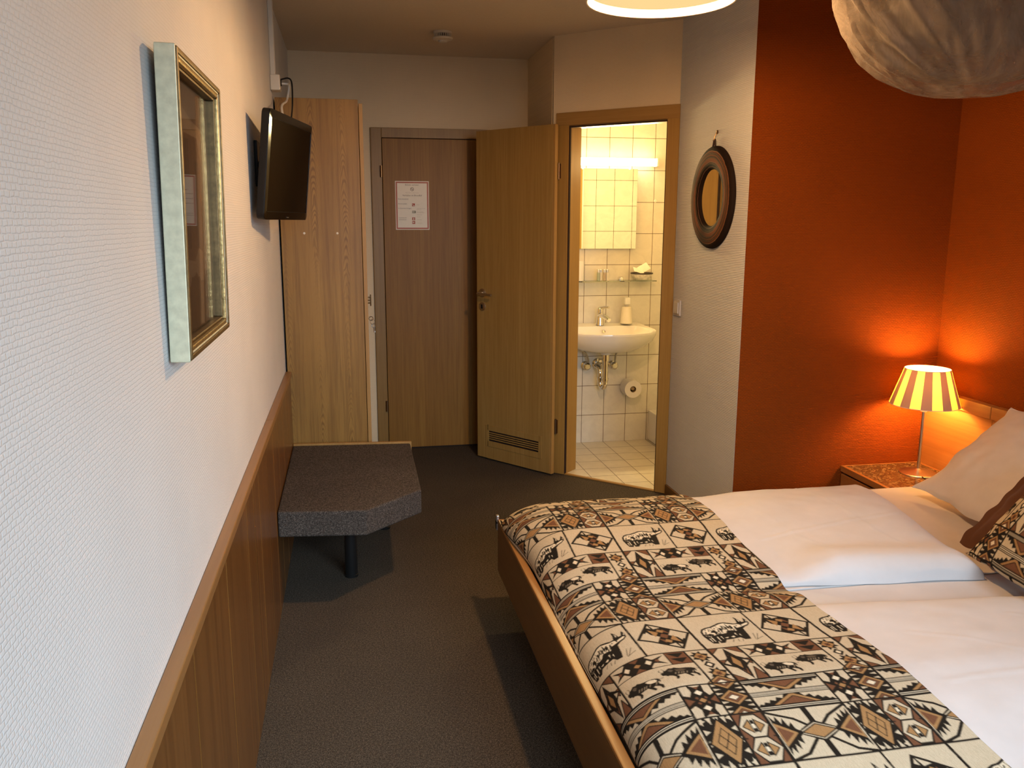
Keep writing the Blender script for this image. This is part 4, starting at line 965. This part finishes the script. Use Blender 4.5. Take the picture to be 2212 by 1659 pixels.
def diacol(p):
    p.bg(KK)
    for s_ in (0, 1):
        f = (lambda x: x) if s_ == 0 else (lambda x: 1-x)
        for y_ in np.linspace(.08, .92, 7): p.poly(CC, [(f(.0),y_-.045),(f(.27),y_-.005),(f(0),y_+.045)])
    def nest(cy):
        p.dia(KK, .5, cy, .52, .28); p.dia(TTn, .5, cy, .45, .235); p.dia(KK, .5, cy, .33, .172); p.dia(BB, .5, cy, .30, .155); p.dia(KK, .5, cy, .20, .10); p.dia(WW, .5, cy, .165, .08)
    nest(.5); nest(-.02); nest(1.02)
def xpanel(p):
    p.bg(CC)
    for (a, b, c) in (((0,.02),(.30,.22),(.46,.44)), ((1,.02),(.72,.22),(.54,.44)), ((0,1),(.22,.90),(.46,.58)), ((1,1),(.78,.90),(.54,.58))):
        p.line([a, b, c], 7)
    p.poly(KK, [(.46,0),(.53,0),(.54,1),(.47,1)]); p.dia(KK, .5, .5, .27, .22); p.dia(CC, .5, .5, .245, .17); p.dia(TTn, .5, .5, .20, .14)
    p.line([(.30,.5),(.5,.36),(.70,.5),(.5,.64),(.30,.5)], 3)
    for s_ in (0, 1):
        f = (lambda x: x) if s_ == 0 else (lambda x: 1-x)
        p.poly(KK, [(f(.03),.10),(f(.07),.24),(f(.10),.12),(f(.13),.30),(f(.17),.18),(f(.19),.36),(f(.24),.28),(f(.25),.42),(f(.32),.5),(f(.25),.58),(f(.24),.72),(f(.19),.64),(f(.17),.82),(f(.13),.70),(f(.10),.88),(f(.07),.76),(f(.03),.90)])
        p.poly(TTn, [(f(.035),.26),(f(.25),.5),(f(.035),.74)]); p.poly(BB, [(f(.05),.34),(f(.20),.5),(f(.05),.66)])
def foursq(p):
    p.bg(KK)
    for k in range(5):
        x_ = .06+.22*k
        p.poly(CC, [(x_-.08,.0),(x_+.08,.0),(x_+.03,.16)]); p.poly(CC, [(x_-.08,1),(x_+.08,1),(x_-.03,.84)])
        y_ = .06+.22*k
        p.poly(CC, [(0,y_-.07),(0,y_+.07),(.20,y_+.01)]); p.poly(CC, [(1,y_-.07),(1,y_+.07),(.80,y_-.01)])
    p.poly(KK, [(.5,.02),(.98,.5),(.5,.98),(.02,.5)]); p.dia(TTn, .5, .5, .42, .42); p.dia(KK, .5, .5, .27, .27); p.dia(TTn, .5, .5, .24, .24)
    p.line([(.36,.36),(.64,.64)], 2.2); p.line([(.64,.36),(.36,.64)], 2.2)
def dblhex(p):
    p.bg(BB)
    for cy in (.27, .73):
        p.poly(KK, [(.02,cy),(.28,cy-.25),(.72,cy-.25),(.98,cy),(.72,cy+.25),(.28,cy+.25)]); p.poly(CC, [(.06,cy),(.31,cy-.215),(.69,cy-.215),(.94,cy),(.69,cy+.215),(.31,cy+.215)])
        for s_ in (1, -1):
            p.poly(KK, [(.5-.36*s_,cy),(.5-.07*s_,cy-.15),(.5-.07*s_,cy+.15)]); p.poly(TTn, [(.5-.31*s_,cy),(.5-.10*s_,cy-.11),(.5-.10*s_,cy+.11)])
        p.poly(KK, [(.44,cy-.12),(.56,cy-.12),(.56,cy+.12),(.44,cy+.12)]); p.poly(WW, [(.46,cy-.045),(.54,cy-.045),(.54,cy+.045),(.46,cy+.045)])
    p.line([(0,.5),(.1,.5)], 3); p.line([(.9,.5),(1,.5)], 3)
p = Panel(0,.555,0); rhino(p); quiltdiamond(Panel(.555,1,0))
starpanel(Panel(0,.24,1)); strip(Panel(.24,.66,1,0,.38)); tripanel(Panel(.66,.82,1,0,.38)); bp = Panel(.24,.82,1,.38,1); bp.bg(CC); buffalo(bp,.04,.30,.44,.62,True); buffalo(bp,.52,.10,.43,.58,False); chain(Panel(.82,1,1))
stripes(Panel(0,.57,2)); xchain(Panel(.57,.785,2)); diacol(Panel(.785,1,2))
xpanel(Panel(0,.57,3)); foursq(Panel(.57,.785,3)); dblhex(Panel(.785,1,3))
for r_, us in ((0,(0,.555)),(1,(0,.24,.82)),(2,(0,.57,.785)),(3,(0,.57,.785))):
    q = Panel(0,1,r_)
    q.line([(0,0),(1,0)], 5.5); q.line([(0,1),(1,1)], 5.5)
    for u in us:
        q.line([(u,0),(u,1)], 7 if u == 0 else 5.2)
        if u == 0: q.line([(1,0),(1,1)], 7)
q = Panel(.24,.82,1); q.line([(0,.38),(1,.38)], 2.6); q = Panel(.66,.66,1); 
Panel(.66,.82,1).line([(0,0),(0,.38)], 2.6)
def sample(U, V):
    """U, V in metres of cloth from the repeat's corner; small box filter"""
    out = np.zeros((len(U), 3), np.float32)
    for du, dv in [(a*.0007, b*.0007) for a in (-1,0,1) for b in (-1,0,1)]:
        i = (np.floor(((U+du)/PXR % 1.)*NX)).astype(int) % NX; j = (np.floor(((V+dv)/PYR % 1.)*NY)).astype(int) % NY
        out += IMG[j, i]
    return out/9
def fabric(name, P, uvs, nu, nv, parent=None, mat='print', extra=None):
    """P: (nu+1, nv+1, 3) points"""
    me = bpy.data.meshes.new(name)
    idx = np.arange((nu+1)*(nv+1)).reshape(nu+1, nv+1)
    F = np.stack([idx[:-1,:-1], idx[1:,:-1], idx[1:,1:], idx[:-1,1:]], -1).reshape(-1, 4)
    V = P.reshape(-1, 3).astype(np.float32)
    off = Vector((0,0,0))
    if parent is None:
        off = Vector(((V[:,0].min()+V[:,0].max())/2, (V[:,1].min()+V[:,1].max())/2, V[:,2].min()))
    else: off = world(parent).translation
    V = V - np.array(off, np.float32)
    me.vertices.add(len(V)); me.vertices.foreach_set('co', V.ravel())
    me.loops.add(F.size); me.loops.foreach_set('vertex_index', F.ravel().astype(np.int32))
    me.polygons.add(len(F)); me.polygons.foreach_set('loop_start', np.arange(0, F.size, 4, dtype=np.int32))
    try: me.polygons.foreach_set('loop_total', np.full(len(F), 4, np.int32))
    except Exception: pass
    me.update(calc_edges=True); me.validate()
    me.polygons.foreach_set('use_smooth', np.ones(len(F), bool))
    if uvs is not None:
        c = sample(*uvs); 
        if extra is not None: c = extra(c)
        at = me.color_attributes.new('Print', 'FLOAT_COLOR', 'POINT'); at.data.foreach_set('color', np.concatenate([c, np.ones((len(c),1),np.float32)], 1).astype(np.float32).ravel())
    me.materials.append(M[mat]); o = bpy.data.objects.new(name, me); COL.objects.link(o)
    if parent is None: o.location = off
    else: o.parent = parent
    return o

# ------------------------------------------------------------------ bed
BY0, BY1, BX0, BX1 = 1.070, 3.035, .845, 2.93
bed = thing('bed', 'wide low reddish-brown wooden double bed with headboard on the orange wall', 'bed', (1.9, 2.05, 0))
fb = MB(); fb.box(BX0, BX0+.024, BY0, BY1, .155, .350, .002); fbo = fb.obj('footboard', 'bed_wood', bed)
MB().box(BX0-.001, BX0+.026, BY0, BY1, .3505, .364, .005, 3).obj('edge_lipping', 'bed_edge', fbo)
for a, b_ in ((BY1-.024, BY1), (BY0, BY0+.024)):
    MB().box(BX0+.0245, BX1, a, b_, .155, .362, .003).obj('side_rail', 'bed_wood', bed)
hb = MB(); hb.box(2.938, 2.963, BY0-.02, 3.012, .12, .672, .002); hbo = hb.obj('headboard', 'head_wood', bed)
tr2 = MB(); tr2.box(2.926, 2.968, BY0-.02, 3.012, .673, .727, .005, 3); tr2.obj('top_rail', 'head_wood', hbo)
sp2 = thing('wall_panel', 'pale wooden panel with top rail on the wall behind the bedside lamp', 'panel', (2.95, 3.23, .1))
MB().box(2.938, 2.963, 3.014, YO-.004, .12, .672, .002).obj('panel_board', 'head_wood', sp2)
MB().box(2.926, 2.968, 3.014, YO-.004, .673, .727, .005, 3).obj('top_rail', 'head_wood', sp2)
MB().box(.91, BX1, BY0+.026, BY1-.026, .17, .195).obj('slat_base', 'bed_wood', bed)
for x in (1.02, 2.80):
    for y in (BY0+.12, BY1-.12): MB().box(x-.035, x+.035, y-.035, y+.035, 0.0, .169, .004).obj('leg', 'bed_wood', bed)
g = MB(); g.box(BX0-.004, BX0+.006, BY1+.001, BY1+.020, .318, .376, .002, mi=0).box(BX0-.006, BX0+.002, BY1+.006, BY1+.020, .322, .352, .001, mi=1).box(BX0-.006, BX0+.014, BY1+.001, BY1+.022, .345, .352, .001, mi=1)
g.obj('corner_fitting', ['alu', 'black'], bed)
YG = 2.165      # gap between the two halves
def skew(x): return -.10*(x-1.5)
for a, b_, lab in ((YG+.004, BY1-.030, 'white sheeted mattress on the far half of the bed, by the bedside lamp'), (BY0+.030, YG-.004, 'white sheeted mattress on the near half of the bed')):
    prof_ = [(.905,.197),(2.925,.197),(2.925,.38),(2.90,.405)] + [(.905+.085*(1-math.sin(t)), .32+.085*math.cos(t)) for t in np.linspace(0, PI/2, 9)]
    tag(MB().prism(prof_, 'y', a, b_, .006, seg=2).obj('mattress', 'sheet'), lab, 'mattress', 'the two mattresses')
# height of the bedding across the bed (measured): far side drops, a sag over the gap
HY = np.array([1.05,1.29,1.37,1.50,1.63,1.80,1.95,2.06,2.14,2.20,2.30,2.42,2.56,2.72,2.86,2.93])
HZ_ = np.array([.435,.442,.450,.463,.468,.452,.446,.442,.436,.440,.449,.458,.471,.476,.466,.452])
def hprof(y): return np.interp(y, HY, HZ_)
def smooth_h(y): return (hprof(y-.03)+hprof(y)*2+hprof(y+.03))/4
def N3(x, y, s, z=0.): return noise.noise(Vector((x*s, y*s, z)))
def wrinkle(x, y):
    return .0035*N3(x, y, 5, 1.) + .002*N3(x+.3*y, y, 14, 4.)
CREASE = [[(1.70,1.80),(1.83,1.72),(2.02,1.53),(2.12,1.43),(2.25,1.33)], [(2.04,1.84),(2.20,1.73),(2.4,1.62)], [(1.66,2.82),(1.72,2.62),(1.74,2.42),(1.82,2.26)], [(2.0,2.9),(2.02,2.62),(2.03,2.42),(2.06,2.24)], [(1.60,2.44),(1.8,2.47),(2.0,2.52),(2.2,2.55)], [(1.62,1.55),(1.95,1.56),(2.3,1.52)], [(1.7,1.30),(2.0,1.36),(2.3,1.40)]]
def crease(x, y):
    s = 0.
    for L in CREASE:
        dmin = 9
        for (ax, ay), (bx_, by_) in zip(L[:-1], L[1:]):
            dx, dy = bx_-ax, by_-ay; t = max(0, min(1, ((x-ax)*dx+(y-ay)*dy)/(dx*dx+dy*dy))); dmin = min(dmin, math.hypot(x-ax-t*dx, y-ay-t*dy))
        s += .0022*math.exp(-(dmin/.006)**2) - .0012*math.exp(-(dmin/.03)**2)
    return s
FOOTX = 1.035
def foot_drop(x):
    """how far the bedding has fallen at the rounded foot end"""
    if x >= FOOTX: return 0.
    return .10*(1-math.sqrt(max(0, 1-((FOOTX-x)/.150)**2)))
def sq(t): return math.sqrt(max(0., 1-t*t))
def duvet(y_lo, y_hi, xh_lo, xh_hi, r_lo, r_hi, fat, lab, far):
    """closed quilt: top and bottom sheets over a bed half; xh is the head end at y_lo / y_hi"""
    nu, nv = 150, 120; top = np.zeros((nu+1, nv+1, 3)); bot = top.copy()
    for i in range(nu+1):
        for j in range(nv+1):
            u, v = i/nu, j/nv
            uu = .5-.5*math.cos(PI*u); vv_ = .5-.5*math.cos(PI*v)
            uu = .35*uu+.65*u; vv_ = .35*vv_+.65*v
            xh = xh_lo+(xh_hi-xh_lo)*vv_; x = .955+(xh-.955)*uu
            y0 = y_lo+skew(x)*(1 if far else 0); y1 = y_hi+(0 if far else skew(x)); y = y0+(y1-y0)*vv_
            wob = .010*N3(x, 0, 6, 3.3)*(1 if x > 1.6 else .3); 
            y += wob*(1-vv_) if far else wob*vv_
            h = float(smooth_h(y))
            if y > 2.90: h -= .06*(1-sq(min(1, (y-2.90)/.105)))
            base = .4075
            dlo, dhi = y-y0, y1-y
            e = 1.
            if dlo < r_lo: e = min(e, sq(1-max(0, dlo)/r_lo)**.8)
            if dhi < r_hi: e = min(e, sq(1-max(0, dhi)/r_hi)**.8)
            dh = xh-x
            if dh < .10: e = min(e, sq(1-max(0, dh)/.10))
            th = (h-.0075-base)
            if x > 1.62: th += (fat + (.034*math.exp(-((y-y0-.06)/.10)**2) if far else 0))*min(1, (x-1.62)/.13)+ wrinkle(x, y)+crease(x, y)
            z = base+max(.001, th*e) - foot_drop(x)*1.02
            if x < FOOTX: z -= .004
            top[i, j] = (x, y, z); bot[i, j] = (x, y, min(base, z-.0008))
    me_pts = []
    mb = MB(); bm = mb.bm
    A = [[bm.verts.new(top[i, j]) for j in range(nv+1)] for i in range(nu+1)]
    B = [[bm.verts.new(bot[i, j]) for j in range(nv+1)] for i in range(nu+1)]
    for i in range(nu):
        for j in range(nv):
            bm.faces.new((A[i][j], A[i+1][j], A[i+1][j+1], A[i][j+1])); bm.faces.new((B[i][j], B[i][j+1], B[i+1][j+1], B[i+1][j]))
    for i in range(nu):
        bm.faces.new((A[i][0], B[i][0], B[i+1][0], A[i+1][0])); bm.faces.new((A[i][nv], A[i+1][nv], B[i+1][nv], B[i][nv]))
    for j in range(nv):
        bm.faces.new((A[0][j], A[0][j+1], B[0][j+1], B[0][j])); bm.faces.new((A[nu][j], B[nu][j], B[nu][j+1], A[nu][j+1]))
    return tag(mb.obj('duvet', 'duvet', angle=70), lab, 'duvet', 'white duvets')
duvet(2.190, 2.985, 2.20, 2.34, .055, .10, .014, 'puffy white duvet on the far half of the bed, beside the bedside table', True)
duvet(1.100, 2.045, 2.45, 2.28, .08, .10, .002, 'white duvet on the near half of the bed, beside the gap', False)

# bedspread runner: from the white duvets over the foot end of the bed
XE = 1.548
def spread_point(s, y):
    """s = metres of cloth from the right edge towards the foot"""
    flat = XE-FOOTX
    k = min(1., max(0., (y-2.50)/.42)); k = k*k*(3-2*k)         # towards the far corner the cloth lies out over the board
    if s <= flat: return XE-s, 0.
    a = (s-flat)/.222; t = min(a, 1.)*PI/2
    x = FOOTX-(.1615+.030*k)*math.sin(t); dz = -.098*(1-math.cos(t))
    if a > 1: dz -= (s-flat-.222)*(.9-.5*k)
    return x, dz
nu, nv = 372, 920
S = np.linspace(0, XE-FOOTX+.243, nu+1); Yv = np.linspace(1.085, 3.012, nv+1)
P = np.zeros((nu+1, nv+1, 3)); smh = np.array([float(smooth_h(y)) for y in Yv])
EDGE = np.array([.012*N3(0, y, 3.1, 7.) + .004*N3(0, y, 11, 2.) for y in Yv])
for i, s in enumerate(S):
    for j, y in enumerate(Yv):
        x, dz = spread_point(s, y)
        z = smh[j]+dz+.0015
        edge = max(0, 1-s/.25)
        z -= .018*edge*math.exp(-((y-2.135+.0)/.05)**2)           # sinks into the gap near its free edge
        if y > 2.90:
            t = (y-2.90)/.112; z -= .06*(1-sq(min(1., t)))
        z += .0016*N3(x, y, 9, 5.)*(1 if x > 1.0 else .4)
        if x < .8738: z = max(z, .3672) if z > .33 or y > 2.6 else z
        P[i, j] = (max(x, .8735 if z < .366 else .8), y, z) if True else 0
        P[i, j, 0] += EDGE[j]*edge
UU = (XE-1.140-S)[:, None]*np.ones(nv+1)[None]; UU = -(S-(XE-1.140))[:, None]*np.ones(nv+1)[None]
UU = UU + .010*np.sin((Yv-2.0)*5.2)[None, :]*.6
VV = (1.975-Yv)[None, :]*np.ones(nu+1)[:, None]
sel = S[:, None]*np.ones(nv+1)[None]
def ex(c):
    s = sel.ravel(); e = S[-1]
    k = (s > e-.020); c[k] = (.62,.54,.42)
    k = (s > e-.023) & (s <= e-.020); c[k] = KK
    return c
bs = fabric('bedspread', P, (UU.ravel(), VV.ravel()), nu, nv, extra=ex)
md = bs.modifiers.new('thickness', 'SOLIDIFY'); md.thickness = .0015; md.offset = 1
tag(bs, 'black, brown and cream printed African cotton runner across the foot of the bed', 'bedspread')

# ------------------------------------------------------------------ pillows and cushions
def cushion_pts(w, h, t, nu, nv, pinch=.06, wav=.0, seed=0., sgn=1, power=.55, flange=0.):
    P = np.zeros((nu+1, nv+1, 3))
    for i in range(nu+1):
        for j in range(nv+1):
            a, b = 2*i/nu-1, 2*j/nv-1
            k = (1-a*a)*(1-b*b)
            fa, fb_ = abs(a), abs(b)
            if flange:
                f = 1-flange; ka = max(0, 1-(fa/f)**2) if fa < f else 0; kb = max(0, 1-(fb_/f)**2) if fb_ < f else 0; k = ka*kb
            x = a*w/2*(1-pinch*(1-b*b)*a*a); y = b*h/2*(1-pinch*(1-a*a)*b*b)
            z = sgn*t/2*max(0, k)**power
            if wav:
                x += wav*N3(b*2+seed, a, 1.7, seed)*fa**2; y += wav*N3(a*2+seed, b, 1.7, seed+5)*fb_**2
                z += wav*.5*N3(a*1.5, b*1.5, 1.6, seed+9) + wav*.16*N3(a*4, b*4, 1.6, seed+2)
            if k == 0 or (fa == 1 or fb_ == 1): z = z if not flange else wav*.5*N3(a*1.5, b*1.5, 1.6, seed+9)+sgn*.0008
            P[i, j] = (x, y, z)
    return P
def place(P, T):
    R_ = np.array(T.to_3x3()); return P @ R_.T + np.array(T.translation)
def cushion(name, mat, T, w, h, t, lab, cat, **k):
    n = 60; mb = MB()
    for sgn in (1, -1):
        P = place(cushion_pts(w, h, t, n, n, sgn=sgn, **k), T)
        mb.grid(lambda u, v: Vector(P[round(u*n), round(v*n)]), n, n)
    return tag(mb.obj(name, mat, weld=True, angle=80), lab, cat)
def lean(c, ex_, ey_):
    """frame with x towards the camera side, y up the slope, z out of the face"""
    ex_ = Vector(ex_).normalized(); ey_ = Vector(ey_); ey_ = (ey_-ex_*ey_.dot(ex_)).normalized(); ez = ex_.cross(ey_)
    return Matrix.Translation(c) @ Matrix((ex_, ey_, ez)).transposed().to_4x4()
# white pillow leaning on the headboard
Tp = lean((2.655, 2.460, .600), (-.08, -1, 0), (.36, 0, .30))
pw = cushion('pillow', 'pillow', Tp, .80, .50, .15, 'big white pillow leaning on the headboard behind the cushions', 'pillow', pinch=.05, wav=.020, seed=3.)
Tb = lean((2.395, 2.095, .600), (-.10, -1, 0), (.26, .03, .27))
cushion('cushion', 'brown_cloth', Tb, .46, .44, .07, 'plain dark brown cushion with a wavy flat border, behind the printed cushion', 'cushion', pinch=.02, wav=.022, seed=11., flange=.14)
Tc = lean((2.296, 1.957, .628), (-.14, -1, .0), (.24, .03, .28))
n = 170
cw, ch = .44, .44
cr = thing('cushion', 'cushion in black, brown and cream African print in front of the brown one', 'cushion', (2.3, 1.95, .47))
A_ = place(cushion_pts(cw, ch, .12, n, n, pinch=.05, wav=.006, seed=20., sgn=1), Tc)
a_, b_ = np.meshgrid(np.linspace(0, cw, n+1), np.linspace(0, ch, n+1), indexing='ij')
fabric('cover_front', A_, ((a_+.62*PXR).ravel(), (.483-b_).ravel()), n, n, cr)
B_ = place(cushion_pts(cw, ch, .10, 60, 60, pinch=.05, wav=.006, seed=20., sgn=-1), Tc)
fabric('cover_back', B_, None, 60, 60, cr, 'brown_cloth')

# ------------------------------------------------------------------ bedside table and lamp
NX0, NX1, NY0, NY1, NZ = 2.531, 2.935, 3.060, 3.440, .372
nt_ = thing('bedside_table', 'low bedside table with polished brown stone top in the orange corner', 'bedside table', (2.73, 3.25, 0))
b = MB(); b.box(NX0+.012, NX1, NY0, NY0+.018, .06, NZ-.034, .001).box(NX0+.012, NX1, NY1-.018, NY1, .06, NZ-.034, .001).box(NX0+.02, NX1, NY0+.018, NY1-.018, .06, .08).box(NX1-.012, NX1, NY0+.018, NY1-.018, .06, NZ-.034)
for x in (NX0+.03, NX1-.04):
    for y in (NY0+.01, NY1-.04): b.box(x, x+.03, y, y+.03, 0, .06)
b.obj('carcass', 'table_wood', nt_)
f = MB()
for a in ((NX0,NX0+.018,NY0,NY1),(NX1-.018,NX1,NY0,NY1),(NX0+.018,NX1-.018,NY0,NY0+.014),(NX0+.018,NX1-.018,NY1-.012,NY1)): f.box(a[0],a[1],a[2],a[3],NZ-.028,NZ,.002)
f.obj('top_frame', 'table_wood', nt_)
MB().box(NX0+.0185, NX1-.0185, NY0+.0145, NY1-.0125, NZ-.024, NZ-.001, .001).obj('stone_top', 'stone', nt_)
dw_ = MB().box(NX0+.002, NX0+.018, NY0+.004, NY1-.004, .20, NZ-.038, .002).obj('drawer', 'table_wood', nt_)
MB().box(NX0+.002, NX0+.018, NY0+.004, NY1-.004, .065, .195, .002).obj('drawer', 'table_wood', nt_)
MB().lathe([(0,.018),(.010,.016),(.012,.010),(.006,.006),(.007,0)], T=Matrix.Translation((NX0+.002,3.25,.27)) @ Matrix.Rotation(-PI/2,4,'Y'), n=18).obj('knob', 'steel', dw_)
LX, LY = 2.808, 3.270
tlp = thing('table_lamp', 'lit bedside lamp with striped cream shade and steel stem on the stone top', 'lamp', (LX, LY, NZ))
MB().lathe([(0,NZ+.022),(.008,NZ+.021),(.016,NZ+.015),(.045,NZ+.008),(.076,NZ+.005),(.080,NZ+.002),(.080,NZ-.0005),(0,NZ-.0005)], (LX,LY,0), 56).obj('base', 'steel', tlp)
MB().lathe([(0,NZ+.018),(.0075,NZ+.018),(.0075,.655),(0,.655)], (LX,LY,0), 20).obj('stem', 'steel', tlp)
MB().lathe([(.0,.655),(.014,.655),(.0165,.660),(.0165,.678),(.014,.684),(.014,.72),(0,.72)], (LX,LY,0), 24).obj('bulb_socket', 'white', tlp)
lsh = MB(); lsh.lathe([(.145,.688),(.094,.848)], (0,0,0), 80, T=Matrix.Translation((LX,LY,0))); lso = lsh.obj('lamp_shade', 'shade', tlp)
for r_, z_ in ((.145,.688),(.094,.848)):
    MB().lathe([(r_+.0015*math.cos(t), z_+.0015*math.sin(t)) for t in np.linspace(0,2*PI,7)[:-1]], (LX,LY,0), 64, closed=True).obj('shade_hem', 'cream_plastic', lso)
MB().lathe([(0,.721),(.012,.722),(.013,.755),(.023,.785),(.026,.802),(.020,.822),(0,.830)], (LX,LY,0), 28).obj('bulb', 'bulb', tlp)
MB().tube(bez([(LX-.03,LY-.07,NZ+.004),(LX-.035,LY-.10,NZ+.003),(LX-.02,LY-.135,NZ+.003),(LX-.035,LY-.165,NZ+.003),(LX-.03,LY-.195,NZ+.003)]), .0022, 8).obj('cord', 'black', tlp)

# ------------------------------------------------------------------ gathered mosquito net hanging over the bed
net = thing('mosquito_net', 'bundled white tulle mosquito net hanging from the ceiling over the bed', 'mosquito net', (2.05, 2.2, 1.83))
NC = Vector((2.052, 2.20, 0))
prof = [(1.826,.02),(1.830,.07),(1.838,.12),(1.862,.185),(1.90,.255),(1.95,.32),(2.01,.372),(2.07,.400),(2.16,.41),(2.26,.37),(2.34,.25),(2.40,.12),(2.44,.05)]
pz = np.array([a for a, _ in prof]); pr_ = np.array([b for _, b in prof])
def netshell(scale, seed, wob, drop, nu=240, nv=70, z0=1.826, z1=2.44):
    def f(u, v):
        th = 2*PI*u; z = z0+(z1-z0)*(v**1.4)
        r = float(np.interp(z, pz, pr_))*scale
        r *= 1+wob*noise.noise(Vector((math.cos(th)*2.2, math.sin(th)*2.2, z*4+seed)))+wob*.4*math.sin(th*9+seed+3*z)*min(1, r*4)
        r *= 1+(.035*math.sin(17*th+26*z+seed)+.02*math.sin(29*th+41*z+2*seed))*min(1, (z-z0)/.06)
        zz = z+drop+.03*noise.noise(Vector((math.cos(th)*1.3+seed, math.sin(th)*1.3, z*2)))*min(1, (z-z0)/.05)
        return Vector((NC.x+.03*(z-1.83)+r*math.cos(th), NC.y+r*.85*math.sin(th), zz))
    return f
g = MB(); g.grid(netshell(1.0, 0., .045, 0), 260, 80, wrap=True); g.obj('net_outer', 'net', net)
g = MB(); g.grid(netshell(.90, 4., .09, .035), 260, 80, wrap=True); g.obj('net_fold', 'net', net)
g = MB(); g.grid(netshell(.66, 9., .12, .11), 260, 80, wrap=True); g.obj('net_fold', 'net', net)
g = MB(); g.grid(lambda u, v: Vector((NC.x-.025+.014*u+.004*math.sin(v*5), NC.y-.30+.06*math.sin(PI*v)*.2, 1.885+.20*v)), 1, 20); g.obj('tape', 'net_tape', net)
g = MB(); g.tube([(NC.x+.018,NC.y,2.435),(NC.x+.018,NC.y,HC-.0005)], .006, 8); g.obj('cord', 'net_tape', net)

# ------------------------------------------------------------------ light
def lamp(name, kind, loc, energy, col, **k):
    l = bpy.data.lights.new(name, kind); l.energy = energy; l.color = col
    for a, v in k.items(): setattr(l, a, v)
    o = bpy.data.objects.new(name, l); COL.objects.link(o); o.location = loc; return o
lamp('pendant_light', 'POINT', (PX, PY, PZr+.010), 62, (1., .57, .25), shadow_soft_size=.045)
lamp('ceiling_fill_light', 'POINT', (PX, PY, PZr+.11), 16, (1., .50, .17), shadow_soft_size=.03)  # extra light added inside the shade to brighten the ceiling
bl = lamp('bath_light', 'AREA', (BX, 5.30, 1.853), 36, (1., .73, .32), shape='RECTANGLE', size=.6, size_y=.05)
bl.rotation_euler = (-PI/2, 0, 0)
wl = lamp('window_daylight', 'AREA', (1.4, YB0-.13, 1.5), 54, (.64, .83, 1.), shape='RECTANGLE', size=2.1, size_y=1.35)
wl.rotation_euler = (PI/2-math.radians(32), 0, math.radians(20)); wl.data.spread = math.radians(88)
W_ = bpy.data.worlds.new('world'); SC.world = W_; W_.use_nodes = True
W_.node_tree.nodes['Background'].inputs[0].default_value = (.55, .68, .85, 1); W_.node_tree.nodes['Background'].inputs[1].default_value = .7
